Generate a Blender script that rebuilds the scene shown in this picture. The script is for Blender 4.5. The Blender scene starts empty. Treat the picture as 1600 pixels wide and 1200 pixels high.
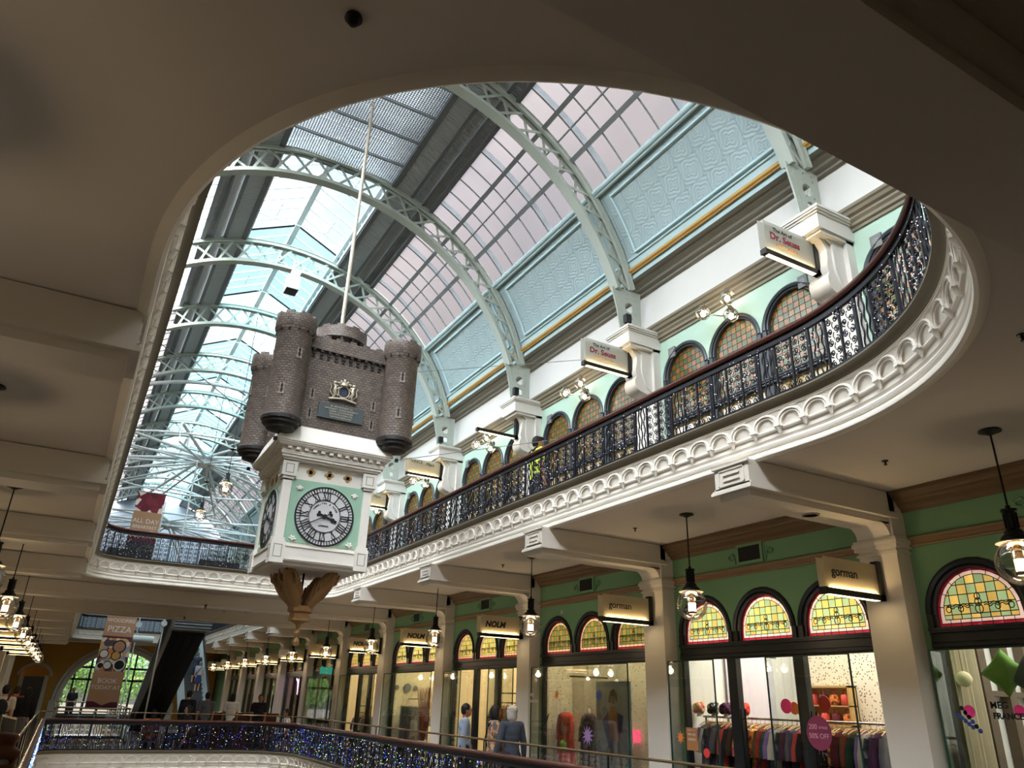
import bpy, bmesh, math, random
from mathutils import Vector, Matrix, Euler
random.seed(7)
PI = math.pi
sc = bpy.context.scene
COL = sc.collection
sin, cos, sqrt = math.sin, math.cos, math.sqrt

# ---------------------------------------------------------------- mesh builder
class MB:
    def __init__(s, mirror=False):
        s.b = bmesh.new(); s.mirror = mirror
    def mesh(s, vs, fs):
        bv = [s.b.verts.new(v) for v in vs]
        for f in fs:
            try: s.b.faces.new([bv[i] for i in f])
            except ValueError: pass
        return s
    def box(s, x0, x1, y0, y1, z0, z1):
        vs = [(x, y, z) for z in (z0, z1) for y in (y0, y1) for x in (x0, x1)]
        return s.mesh(vs, [(0,2,3,1),(4,5,7,6),(0,1,5,4),(2,6,7,3),(0,4,6,2),(1,3,7,5)])
    def obox(s, c, size, R=None):
        R = R or Matrix.Identity(3)
        h = [k/2 for k in size]; c = Vector(c)
        vs = [c + R @ Vector((x*h[0], y*h[1], z*h[2])) for z in (-1,1) for y in (-1,1) for x in (-1,1)]
        return s.mesh(vs, [(0,2,3,1),(4,5,7,6),(0,1,5,4),(2,6,7,3),(0,4,6,2),(1,3,7,5)])
    def bar(s, p0, p1, w, d, up=(0,0,1)):
        p0, p1 = Vector(p0), Vector(p1); z = (p1-p0); L = z.length; z.normalize()
        u = Vector(up); x = u.cross(z)
        if x.length < 1e-5: x = Vector((1,0,0)).cross(z)
        x.normalize(); y = z.cross(x)
        R = Matrix((x, y, z)).transposed()
        return s.obox((p0+p1)/2, (w, d, L), R)
    def cyl(s, p0, p1, r0, r1=None, n=12, cap=True):
        r1 = r0 if r1 is None else r1
        p0, p1 = Vector(p0), Vector(p1); z = (p1-p0).normalized()
        x = Vector((1,0,0)) if abs(z.x) < .9 else Vector((0,1,0))
        x = (x - z*x.dot(z)).normalized(); y = z.cross(x)
        vs = []
        for p, r in ((p0, r0), (p1, r1)):
            for i in range(n):
                a = 2*PI*i/n; vs.append(p + x*(r*cos(a)) + y*(r*sin(a)))
        fs = [(i, (i+1)%n, n+(i+1)%n, n+i) for i in range(n)]
        if cap: fs += [tuple(range(n-1,-1,-1)), tuple(range(n, 2*n))]
        return s.mesh(vs, fs)
    def lathe(s, prof, n=24, c=(0,0,0), a0=0, a1=2*PI):
        full = abs(a1-a0-2*PI) < 1e-6; m = n if full else n+1; vs = []
        for r, z in prof:
            for i in range(m):
                a = a0+(a1-a0)*i/n; vs.append((c[0]+r*cos(a), c[1]+r*sin(a), c[2]+z))
        fs = []
        for j in range(len(prof)-1):
            for i in range(n):
                k = (i+1) % m
                fs.append((j*m+i, j*m+k, (j+1)*m+k, (j+1)*m+i))
        return s.mesh(vs, fs)
    def sphere(s, c, r, u=14, v=9, sc3=(1,1,1), R=None):
        R = R or Matrix.Identity(3); c = Vector(c)
        vs = [c + R @ Vector((0,0,r*sc3[2]))]
        for j in range(1, v):
            t = PI*j/v
            for i in range(u):
                a = 2*PI*i/u
                vs.append(c + R @ Vector((r*sc3[0]*sin(t)*cos(a), r*sc3[1]*sin(t)*sin(a), r*sc3[2]*cos(t))))
        vs.append(c - R @ Vector((0,0,r*sc3[2]))); last = len(vs)-1
        fs = [(0, 1+i, 1+(i+1)%u) for i in range(u)]
        for j in range(v-2):
            for i in range(u):
                fs.append((1+j*u+i, 1+(j+1)*u+i, 1+(j+1)*u+(i+1)%u, 1+j*u+(i+1)%u))
        fs += [(last, 1+(v-2)*u+(i+1)%u, 1+(v-2)*u+i) for i in range(u)]
        return s.mesh(vs, fs)
    def tube(s, pts, r, n=6, closed=False, cap=True):
        pts = [Vector(p) for p in pts]; N = len(pts); rr = r if hasattr(r, '__len__') else [r]*N
        vs = []; prev = None
        for i, p in enumerate(pts):
            if closed: t = pts[(i+1)%N]-pts[i-1]
            else: t = pts[min(i+1,N-1)]-pts[max(i-1,0)]
            t.normalize()
            if prev is None:
                x = Vector((0,0,1)) if abs(t.z) < .9 else Vector((1,0,0))
            else: x = prev
            x = (x - t*x.dot(t)).normalized(); prev = x; y = t.cross(x)
            for k in range(n):
                a = 2*PI*k/n; vs.append(p + x*(rr[i]*cos(a)) + y*(rr[i]*sin(a)))
        fs = []
        for i in range(N if closed else N-1):
            j = (i+1) % N
            for k in range(n): fs.append((i*n+k, i*n+(k+1)%n, j*n+(k+1)%n, j*n+k))
        if cap and not closed: fs += [tuple(range(n-1,-1,-1)), tuple(range((N-1)*n, N*n))]
        return s.mesh(vs, fs)
    def sweep(s, path, prof, closed=True, zoff=0):
        """path: list of (x,y,nx,ny) with n pointing towards the void; prof: (d, z)"""
        m = len(prof); vs = []
        for x, y, nx, ny in path:
            for d, z in prof: vs.append((x+nx*d, y+ny*d, z+zoff))
        fs = []; N = len(path)
        for i in range(N if closed else N-1):
            j = (i+1) % N
            for k in range(m-1): fs.append((i*m+k, j*m+k, j*m+k+1, i*m+k+1))
        return s.mesh(vs, fs)
    def poly(s, loops, fn, thick=None):
        """filled 2-D polygon with holes, mapped by fn(u,v)->xyz, optionally extruded by the vector thick"""
        t = bmesh.new(); ed = []
        for lp in loops:
            vv = [t.verts.new((u, v, 0)) for u, v in lp]
            ed += [t.edges.new((vv[i], vv[(i+1) % len(vv)])) for i in range(len(vv))]
        bmesh.ops.triangle_fill(t, use_beauty=True, use_dissolve=False, edges=ed)
        t.verts.index_update()
        vs = [Vector(fn(v.co.x, v.co.y)) for v in t.verts]
        fs = [tuple(v.index for v in f.verts) for f in t.faces]
        t.free(); n = len(vs)
        if thick is None: return s.mesh(vs, fs)
        th = Vector(thick); allv = vs + [v+th for v in vs]
        allf = list(fs) + [tuple(i+n for i in reversed(f)) for f in fs]
        k = 0
        for lp in loops:
            L = len(lp)
            for i in range(L): allf.append((k+i, k+(i+1)%L, n+k+(i+1)%L, n+k+i))
            k += L
        return s.mesh(allv, allf)
    def add(s, other, M=None):
        s_ = other.b; s_.verts.index_update()
        vs = [(M @ v.co) if M else v.co.copy() for v in s_.verts]
        return s.mesh(vs, [tuple(v.index for v in f.verts) for f in s_.faces])
    def build(s, name, mat, parent=None, smooth=None, loc=None, rot=None, kind=None, label=None, cat=None, group=None, solid=True, origin=None):
        if s.mirror:
            for v in s.b.verts: v.co.x = 6.0 - v.co.x
        if origin is not None:
            o3 = Vector(origin)
            for v in s.b.verts: v.co -= o3
            loc = origin
        bmesh.ops.remove_doubles(s.b, verts=s.b.verts[:], dist=1e-5)
        if solid: bmesh.ops.recalc_face_normals(s.b, faces=s.b.faces[:])
        me = bpy.data.meshes.new(name); s.b.to_mesh(me); s.b.free()
        return mk(name, me, mat, parent, smooth, loc, rot, kind, label, cat, group)

def mk(name, me, mat, parent=None, smooth=None, loc=None, rot=None, kind=None, label=None, cat=None, group=None):
    if smooth and me.polygons:
        me.polygons.foreach_set('use_smooth', [True]*len(me.polygons))
        me.set_sharp_from_angle(angle=math.radians(smooth))
    if mat is not None and not me.materials: me.materials.append(mat)
    o = bpy.data.objects.new(name, me); COL.objects.link(o)
    if parent: o.parent = parent
    if loc is not None: o.location = loc
    if rot is not None: o.rotation_euler = rot
    tag(o, label, cat, group, kind)
    return o

def tag(o, label=None, cat=None, group=None, kind=None):
    if label: o['label'] = label
    if cat: o['category'] = cat
    if group: o['group'] = group
    if kind: o['kind'] = kind
    return o

def thing(name, label, cat, loc=(0,0,0), rz=0, group=None):
    o = bpy.data.objects.new(name, None); COL.objects.link(o)
    o.empty_display_size = .1
    o.location = loc; o.rotation_euler = (0,0,rz)
    return tag(o, label, cat, group)

KIDS = {}
def dup(root, loc, rz=None, label=None, group=None):
    if root.name not in KIDS:
        ch = {}
        for o in COL.objects:
            if o.parent: ch.setdefault(o.parent.name, []).append(o)
        KIDS[root.name] = ch
    ch = KIDS[root.name]
    r = root.copy(); COL.objects.link(r); r.location = loc
    if rz is not None: r.rotation_euler = (0,0,rz)
    tag(r, label, None, group)
    def rec(a, b):
        for c in ch.get(a.name, []):
            d = c.copy(); COL.objects.link(d); d.parent = b; rec(c, d)
    rec(root, r)
    return r

def struct(name, mb, mat, parent=None, smooth=None, origin=None, solid=True):
    return mb.build(name, mat, parent, smooth=smooth, kind=None if parent else 'structure', origin=origin, solid=solid)

ORD = ['first','second','third','fourth','fifth','sixth','seventh','eighth','ninth','tenth','eleventh','twelfth','thirteenth','fourteenth','fifteenth','sixteenth','seventeenth','eighteenth','nineteenth','twentieth']
for _i in range(1, 10): ORD.append('twenty-' + ORD[_i-1])
ORD.append('thirtieth')
for _i in range(1, 10): ORD.append('thirty-' + ORD[_i-1])

# ---------------------------------------------------------------- materials
class NT:
    def __init__(s, tree): s.t = tree
    def n(s, typ, **kw):
        nd = s.t.nodes.new('ShaderNode'+typ)
        ins = kw.pop('ins', {})
        for k, v in kw.items(): setattr(nd, k, v)
        for k, v in ins.items(): s.set(nd.inputs[k], v)
        return nd
    def set(s, sock, v):
        if isinstance(v, bpy.types.NodeSocket): s.t.links.new(v, sock)
        elif isinstance(v, bpy.types.Node): s.t.links.new(v.outputs[0], sock)
        else:
            if sock.type == 'RGBA' and len(v) == 3: v = (*v, 1)
            sock.default_value = v
    def m(s, op, a, b=0.0, c=None):
        nd = s.t.nodes.new('ShaderNodeMath'); nd.operation = op
        s.set(nd.inputs[0], a); s.set(nd.inputs[1], b)
        if c is not None: s.set(nd.inputs[2], c)
        return nd.outputs[0]
    def mix(s, f, a, b):
        nd = s.t.nodes.new('ShaderNodeMix'); nd.data_type = 'RGBA'
        s.set(nd.inputs[0], f); s.set(nd.inputs[6], a); s.set(nd.inputs[7], b)
        return nd.outputs[2]
    def ramp(s, f, stops, interp='LINEAR'):
        nd = s.t.nodes.new('ShaderNodeValToRGB'); s.set(nd.inputs[0], f)
        cr = nd.color_ramp; cr.interpolation = interp
        while len(cr.elements) < len(stops): cr.elements.new(.5)
        for e, (p, c) in zip(cr.elements, stops): e.position = p; e.color = (*c, 1)
        return nd.outputs[0]

def srgb(r, g, b):
    f = lambda c: c/12.92 if c <= .04045 else ((c+.055)/1.055)**2.4
    return tuple(f(k/255) for k in (r, g, b))

def newmat(name):
    m = bpy.data.materials.new(name); m.use_nodes = True
    t = m.node_tree; t.nodes.clear()
    N = NT(t); out = N.n('OutputMaterial')
    return m, N, out

def M(name, col, rough=.6, metal=0., noise=.06, nscale=3., bump=0., bscale=60., emis=None, estr=0., spec=.35, mis=True):
    m, N, out = newmat(name)
    co = N.n('TexCoord').outputs['Object']
    nz = N.n('TexNoise', ins={'Vector': co, 'Scale': nscale, 'Detail': 4.})
    v = N.m('MULTIPLY_ADD', nz.outputs[0], 2*noise, 1-noise)
    c = N.n('VectorMath', operation='SCALE'); c.inputs[0].default_value = col; N.set(c.inputs['Scale'], v)
    p = N.n('BsdfPrincipled', ins={'Base Color': c.outputs[0], 'Roughness': rough, 'Metallic': metal, 'Specular IOR Level': spec})
    if bump:
        n2 = N.n('TexNoise', ins={'Vector': co, 'Scale': bscale, 'Detail': 3.})
        b = N.n('Bump', ins={'Strength': bump, 'Distance': .01, 'Height': n2.outputs[0]})
        N.set(p.inputs['Normal'], b)
    if emis:
        N.set(p.inputs['Emission Color'], emis); p.inputs['Emission Strength'].default_value = estr
    N.set(out.inputs[0], p)
    if not mis: m.cycles.emission_sampling = 'NONE'
    return m

def EM(name, col, strength, mis=False):
    m, N, out = newmat(name)
    e = N.n('Emission', ins={'Color': col, 'Strength': strength})
    N.set(out.inputs[0], e)
    m.cycles.emission_sampling = 'AUTO' if mis else 'NONE'
    return m

def GL(name, tint=(.95,.97,.96), refl=.08, rough=.02, base=.03):
    m, N, out = newmat(name)
    tr = N.n('BsdfTransparent', ins={'Color': tint})
    g = N.n('BsdfGlossy', ins={'Color': (1,1,1), 'Roughness': rough})
    lw = N.n('LayerWeight', ins={'Blend': .25})
    f = N.m('MULTIPLY_ADD', lw.outputs['Fresnel'], refl, base)
    mx = N.n('MixShader', ins={0: f, 1: tr, 2: g})
    N.set(out.inputs[0], mx)
    return m

def TL(name, col, transp=(.3,.3,.3), wt=.5, nscale=1.2, namt=.15):
    """frosted translucent sheet: part clear, part scattering"""
    m, N, out = newmat(name)
    co = N.n('TexCoord').outputs['Object']
    nz = N.n('TexNoise', ins={'Vector': co, 'Scale': nscale, 'Detail': 5.})
    v = N.m('MULTIPLY_ADD', nz.outputs[0], 2*namt, 1-namt)
    c = N.n('VectorMath', operation='SCALE'); c.inputs[0].default_value = col; N.set(c.inputs['Scale'], v)
    t = N.n('BsdfTranslucent', ins={'Color': c.outputs[0]})
    d = N.n('BsdfDiffuse', ins={'Color': c.outputs[0]})
    a = N.n('MixShader', ins={0: .3, 1: t, 2: d})
    tr = N.n('BsdfTransparent', ins={'Color': transp})
    mx = N.n('MixShader', ins={0: wt, 1: tr, 2: a})
    N.set(out.inputs[0], mx)
    return m

def brick_mat(name, cyl=None):
    m, N, out = newmat(name)
    co = N.n('TexCoord').outputs['Object']
    sp = N.n('SeparateXYZ', ins={0: co})
    if cyl: u = N.m('MULTIPLY', N.m('ARCTAN2', sp.outputs[1], sp.outputs[0]), cyl)
    else: u = N.m('ADD', sp.outputs[0], sp.outputs[1])
    vec = N.n('CombineXYZ', ins={0: u, 1: sp.outputs[2]})
    br = N.n('TexBrick', ins={'Vector': vec, 'Color1': srgb(122,108,98), 'Color2': srgb(96,85,79), 'Mortar': srgb(46,41,39), 'Scale': 1., 'Mortar Size': .006, 'Mortar Smooth': .3, 'Brick Width': .075, 'Row Height': .042, 'Bias': 0.})
    nz = N.n('TexNoise', ins={'Vector': co, 'Scale': 9., 'Detail': 5.})
    c = N.mix(.35, br.outputs[0], N.ramp(nz.outputs[0], [(.3, srgb(64,56,54)), (.7, srgb(128,112,100))]))
    b = N.n('Bump', ins={'Strength': .8, 'Distance': .012, 'Height': N.m('SUBTRACT', 1., br.outputs['Fac'])})
    p = N.n('BsdfPrincipled', ins={'Base Color': c, 'Roughness': .45, 'Specular IOR Level': .5, 'Normal': b})
    N.set(out.inputs[0], p)
    return m

def stained_mat(name, c1, c2, cell=.1, lead=.006, bright=1., tw=.75, gem=True):
    """leaded checker of two glass colours in the pane's own y-z plane"""
    m, N, out = newmat(name)
    co = N.n('TexCoord').outputs['Object']
    sp = N.n('SeparateXYZ', ins={0: co})
    u = N.m('DIVIDE', sp.outputs[1], cell); v = N.m('DIVIDE', sp.outputs[2], cell)
    fu = N.m('FLOOR', u); fv = N.m('FLOOR', v)
    chk = N.m('FLOORED_MODULO', N.m('ADD', fu, fv), 2.)
    rnd = N.n('TexWhiteNoise', noise_dimensions='2D', ins={'Vector': N.n('CombineXYZ', ins={0: fu, 1: fv})})
    c = N.mix(chk, c1, c2)
    vv = N.m('MULTIPLY_ADD', rnd.outputs[0], .35, .75)
    cs = N.n('VectorMath', operation='SCALE'); N.set(cs.inputs[0], c); N.set(cs.inputs['Scale'], N.m('MULTIPLY', vv, bright))
    du = N.m('ABSOLUTE', N.m('SUBTRACT', N.m('FRACT', u), .5)); dv = N.m('ABSOLUTE', N.m('SUBTRACT', N.m('FRACT', v), .5))
    mx = N.m('MAXIMUM', du, dv)
    isl = N.m('GREATER_THAN', mx, .5-lead/cell)
    g = N.n('TexNoise', ins={'Vector': co, 'Scale': 40., 'Detail': 2.})
    bp = N.n('Bump', ins={'Strength': .25, 'Distance': .01, 'Height': g.outputs[0]})
    tr = N.n('BsdfTranslucent', ins={'Color': cs.outputs[0]})
    tp = N.n('BsdfTransparent', ins={'Color': cs.outputs[0]})
    a0 = N.n('MixShader', ins={0: tw, 1: tp, 2: tr})
    gl = N.n('BsdfGlossy', ins={'Color': (1,1,1), 'Roughness': .15, 'Normal': bp})
    df = N.n('BsdfDiffuse', ins={'Color': cs.outputs[0]})
    a1 = N.n('MixShader', ins={0: .25, 1: a0, 2: df})
    a = N.n('MixShader', ins={0: .07, 1: a1, 2: gl})
    ld = N.n('BsdfDiffuse', ins={'Color': (.02,.018,.016)})
    s = N.n('MixShader', ins={0: isl, 1: a, 2: ld})
    N.set(out.inputs[0], s)
    return m

def tile_mat(name):
    """pressed-metal ceiling tiles on the vault: object origin on the vault axis"""
    m, N, out = newmat(name)
    co = N.n('TexCoord').outputs['Object']
    sp = N.n('SeparateXYZ', ins={0: co})
    ang = N.m('MULTIPLY', N.m('ARCTAN2', sp.outputs[2], sp.outputs[0]), 5.2)
    u = N.m('FRACT', N.m('DIVIDE', sp.outputs[1], .46)); v = N.m('FRACT', N.m('DIVIDE', ang, .46))
    cu = N.m('SUBTRACT', u, .5); cv = N.m('SUBTRACT', v, .5)
    r = N.m('SQRT', N.m('ADD', N.m('MULTIPLY', cu, cu), N.m('MULTIPLY', cv, cv)))
    th = N.m('ARCTAN2', cv, cu)
    ring = N.m('SINE', N.m('ADD', N.m('MULTIPLY', r, 38.), N.m('MULTIPLY', N.m('SINE', N.m('MULTIPLY', th, 4.)), 2.2)))
    edge = N.m('GREATER_THAN', N.m('MAXIMUM', N.m('ABSOLUTE', cu), N.m('ABSOLUTE', cv)), .47)
    h = N.m('SUBTRACT', N.m('MULTIPLY', ring, .5), N.m('MULTIPLY', edge, 2.5))
    bp = N.n('Bump', ins={'Strength': .42, 'Distance': .012, 'Height': h})
    nz = N.n('TexNoise', ins={'Vector': co, 'Scale': 1.5, 'Detail': 3.})
    c = N.mix(nz.outputs[0], srgb(146,164,166), srgb(160,178,178))
    c2 = N.mix(N.m('MULTIPLY', edge, .35), c, srgb(110,130,134))
    p = N.n('BsdfPrincipled', ins={'Base Color': c2, 'Roughness': .45, 'Normal': bp})
    N.set(out.inputs[0], p)
    return m

def corr_mat(name, col, axis=1, pitch=.06, depth=.6):
    m, N, out = newmat(name)
    co = N.n('TexCoord').outputs['Object']
    sp = N.n('SeparateXYZ', ins={0: co})
    w = N.m('SINE', N.m('MULTIPLY', sp.outputs[axis], 2*PI/pitch))
    bp = N.n('Bump', ins={'Strength': depth, 'Distance': .02, 'Height': w})
    p = N.n('BsdfPrincipled', ins={'Base Color': col, 'Roughness': .45, 'Metallic': .2, 'Normal': bp})
    N.set(out.inputs[0], p)
    return m

def mesh_mat(name):
    """perforated screen sheet: fine square grid, part open"""
    m, N, out = newmat(name)
    co = N.n('TexCoord').outputs['Object']
    sp = N.n('SeparateXYZ', ins={0: co})
    u = N.m('ABSOLUTE', N.m('SUBTRACT', N.m('FRACT', N.m('DIVIDE', sp.outputs[0], .055)), .5))
    v = N.m('ABSOLUTE', N.m('SUBTRACT', N.m('FRACT', N.m('DIVIDE', sp.outputs[1], .055)), .5))
    g = N.m('GREATER_THAN', N.m('MAXIMUM', u, v), .36)
    tl = N.n('BsdfTranslucent', ins={'Color': srgb(150,154,156)})
    tp = N.n('BsdfTransparent', ins={'Color': (.46,.48,.50)})
    a = N.n('MixShader', ins={0: .35, 1: tp, 2: tl})
    d = N.n('BsdfDiffuse', ins={'Color': srgb(130,136,140)})
    s = N.n('MixShader', ins={0: g, 1: a, 2: d})
    N.set(out.inputs[0], s)
    return m

def pattern_mat(name, cols, scale=14., rough=.8):
    m, N, out = newmat(name)
    co = N.n('TexCoord').outputs['Object']
    vo = N.n('TexVoronoi', ins={'Vector': co, 'Scale': scale})
    sep = N.n('SeparateColor', ins={0: vo.outputs['Color']})
    k = len(cols)
    c = N.ramp(sep.outputs[0], [(i/k, cc) for i, cc in enumerate(cols)], 'CONSTANT')
    p = N.n('BsdfPrincipled', ins={'Base Color': c, 'Roughness': rough})
    N.set(out.inputs[0], p)
    return m

def terrazzo_mat(name, base, chip, thr=.5, scale=26.):
    m, N, out = newmat(name)
    co = N.n('TexCoord').outputs['Object']
    vo = N.n('TexVoronoi', ins={'Vector': co, 'Scale': scale, 'Randomness': 1.})
    sep = N.n('SeparateColor', ins={0: vo.outputs['Color']})
    d = N.m('LESS_THAN', vo.outputs['Distance'], .30)
    f = N.m('MULTIPLY', d, N.m('GREATER_THAN', sep.outputs[0], thr))
    c = N.mix(f, base, N.mix(sep.outputs[1], chip, srgb(120,90,70)))
    p = N.n('BsdfPrincipled', ins={'Base Color': c, 'Roughness': .6})
    N.set(out.inputs[0], p)
    return m

MAT = dict(
    ceil=M('ceiling_paint', srgb(212,204,196), .85, noise=.03),
    cream=M('cream_plaster', srgb(204,197,187), .6, noise=.03),
    white=M('white_plaster', srgb(208,206,200), .55, noise=.03),
    fascia=M('fascia_plaster', srgb(238,232,222), .5, noise=.03),
    taupe=M('taupe_moulding', srgb(124,116,98), .5, noise=.05),
    brown=M('brown_moulding', srgb(104,82,58), .5, noise=.08),
    dado=M('dado_moulding', srgb(132,108,80), .5, noise=.08),
    green=M('sage_wall', srgb(112,150,112), .8, noise=.05),
    mint=M('mint_wall', srgb(170,198,182), .75, noise=.04),
    pale=M('pale_blue_paint', srgb(172,196,198), .6, noise=.03),
    greycorn=M('grey_cornice', srgb(118,114,102), .5, noise=.05),
    gold=M('gilded_moulding', srgb(190,150,84), .35, .3, noise=.1),
    tile=tile_mat('pressed_tile'),
    truss=M('truss_paint', srgb(162,170,160), .5, noise=.05),
    trusswhite=M('white_steel', srgb(206,212,212), .5, noise=.02),
    steel=M('grey_steel', srgb(128,134,136), .45, .2, noise=.06),
    darksteel=M('dark_rail_steel', srgb(96,100,102), .5, .2, noise=.06),
    corr=corr_mat('corrugated_duct', srgb(150,154,154), 1, .07, .5),
    corrdark=corr_mat('corrugated_soffit', srgb(168,172,172), 1, .05, .6),
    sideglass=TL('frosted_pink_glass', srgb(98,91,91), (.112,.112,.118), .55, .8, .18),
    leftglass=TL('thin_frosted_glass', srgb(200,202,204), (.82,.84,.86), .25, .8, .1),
    stripglass=TL('clear_strip_glass', srgb(206,222,228), (.3,.32,.34), .75, 6., .25),
    globeglass=GL('globe_glass', (.90,.88,.85), .75, .03, .05),
    clearglass=GL('skylight_glass', (.32,.39,.42), .25, .05, .03),
    tealglass=GL('teal_skylight_glass', (.21,.34,.38), .25, .05, .03),
    mesh=mesh_mat('screen_mesh'),
    frame=M('dark_joinery', srgb(38,42,46), .35, noise=.05),
    framel=M('upper_dark_joinery', srgb(58,64,70), .35, noise=.05),
    wood=M('mahogany_rail', srgb(82,48,40), .25, noise=.15, nscale=8),
    iron=M('black_iron', srgb(30,31,38), .35, .3, noise=.1),
    chrome=M('steel_tube', srgb(168,164,156), .25, .9, noise=.03),
    brass=M('brass_tube', srgb(150,128,98), .25, .9, noise=.05),
    black=M('black_metal', srgb(22,22,23), .4, .2, noise=.05),
    rubber=M('black_rubber', srgb(14,14,15), .7),
    glass=GL('clear_glass', (.97,.98,.97), .35, .02, .03),
    shopglass=GL('shop_glass', (.93,.95,.94), .3, .02, .025),
    greenedge=M('glass_edge', srgb(40,66,60), .2),
    bulb=EM('frosted_bulb', (1., .78, .50), 9.),
    bulb2=EM('sconce_bulb', (1., .80, .55), 6.),
    acrylic=TL('sign_acrylic', srgb(228,220,200), (.8,.8,.78), .85, 2., .02),
    acrylic2=TL('clear_sign_acrylic', srgb(222,222,216), (.86,.86,.84), .6, 2., .02),
    strip=EM('led_strip', (1., .74, .36), 5.),
    ink=M('black_ink', srgb(16,16,16), .6),
    redink=M('maroon_ink', srgb(128,40,60), .6),
    goldink=M('ochre_ink', srgb(196,150,80), .6),
    brick=brick_mat('castle_brick'),
    brickt=brick_mat('tower_brick', .27),
    brickk=brick_mat('keep_brick', .39),
    castledark=M('castle_dark_stone', srgb(44,40,40), .5, noise=.1),  # one even dark stone for corbels and tower bases
    clockwhite=M('clock_white_paint', srgb(236,233,226), .5, noise=.04),
    clockmint=M('clock_mint_paint', srgb(156,194,172), .55, noise=.05),
    dialwhite=M('dial_enamel', srgb(206,208,212), .35, noise=.02),
    dialblack=M('dial_black', srgb(24,26,32), .4),
    quat=M('old_gold', srgb(178,150,104), .45, .2, noise=.1),
    oak=M('carved_gilt', srgb(150,116,76), .5, .15, noise=.25, nscale=14, bump=.6, bscale=22),
    silver=M('silvered_relief', srgb(190,180,160), .35, .5, noise=.25, nscale=20),
    plaque=M('slate_plaque', srgb(74,84,88), .4, noise=.08),
    floor=M('gallery_floor', srgb(92,78,66), .35, noise=.15, nscale=6),
    skin=M('skin_light', srgb(196,150,124), .55, noise=.05),
    skin2=M('skin_tan', srgb(160,114,88), .55, noise=.05),
    grey=M('grey_paint', srgb(120,120,118), .5),
    purple=M('deep_plum_print', srgb(78,24,46), .6),
)
# ---------------------------------------------------------------- people
def remesh(mb, vox, smooth_it=4):
    me = bpy.data.meshes.new('tmp'); mb.b.to_mesh(me); mb.b.free()
    o = bpy.data.objects.new('tmp', me); COL.objects.link(o)
    r = o.modifiers.new('r', 'REMESH'); r.mode = 'VOXEL'; r.voxel_size = vox; r.use_smooth_shade = True
    s_ = o.modifiers.new('s', 'SMOOTH'); s_.iterations = smooth_it; s_.factor = .5
    dg = bpy.context.evaluated_depsgraph_get()
    out = bpy.data.meshes.new_from_object(o.evaluated_get(dg))
    bpy.data.objects.remove(o); bpy.data.meshes.remove(me)
    out.materials.clear(); out.polygons.foreach_set('use_smooth', [True]*len(out.polygons))
    return out
def caps(mb, p0, p1, r0, r1, n=12):
    p0, p1 = Vector(p0), Vector(p1)
    if (p1-p0).length > 1e-5: mb.cyl(p0, p1, r0, r1, n)
    mb.sphere(p0, r0, n, 8); mb.sphere(p1, r1, n, 8)
def chain(mb, pts, rs, n=12):
    for i in range(len(pts)-1): caps(mb, pts[i], pts[i+1], rs[i], rs[i+1], n)
def hand(mb, w, d, nrm, side, k, curl=.35):
    """wrist w, hand direction d, palm normal nrm, side = direction of the thumb, k = scale, curl in radians per joint"""
    w, d, nrm = Vector(w), Vector(d).normalized(), Vector(nrm); nrm = (nrm-d*nrm.dot(d)).normalized(); sd = Vector(side); sd = (sd-d*sd.dot(d)-nrm*sd.dot(nrm)).normalized()
    R3 = Matrix((sd, nrm, d)).transposed()
    mb.sphere(w+d*.045*k, .05*k, 12, 8, (.80, .30, 1.0), R3)
    mb.sphere(w+d*.07*k, .042*k, 12, 8, (.95, .30, .75), R3)
    for i, (off_, ln) in enumerate(((.030, .072), (.010, .080), (-.011, .074), (-.030, .058))):
        p = w+d*.088*k+sd*off_*k; a = 0; pts = [p-d*.03*k, p]
        for j, f in enumerate((.45, .31, .24)):
            a += curl*(.8+.25*j+.08*i); p = p+(d*cos(a)+nrm*sin(a))*ln*f*k; pts.append(p)
        chain(mb, pts, [.0095*k, .0095*k, .0088*k, .008*k, .0068*k], 8)
    p = w+d*.025*k+sd*.032*k; q = p+(sd*.75+d*.6+nrm*.25).normalized()*.042*k; r = q+(sd*.25+d*.9+nrm*.4).normalized()*.032*k
    chain(mb, [w+d*.02*k+sd*.01*k, p, q, r], [.016*k, .0125*k, .0105*k, .008*k], 8)

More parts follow.
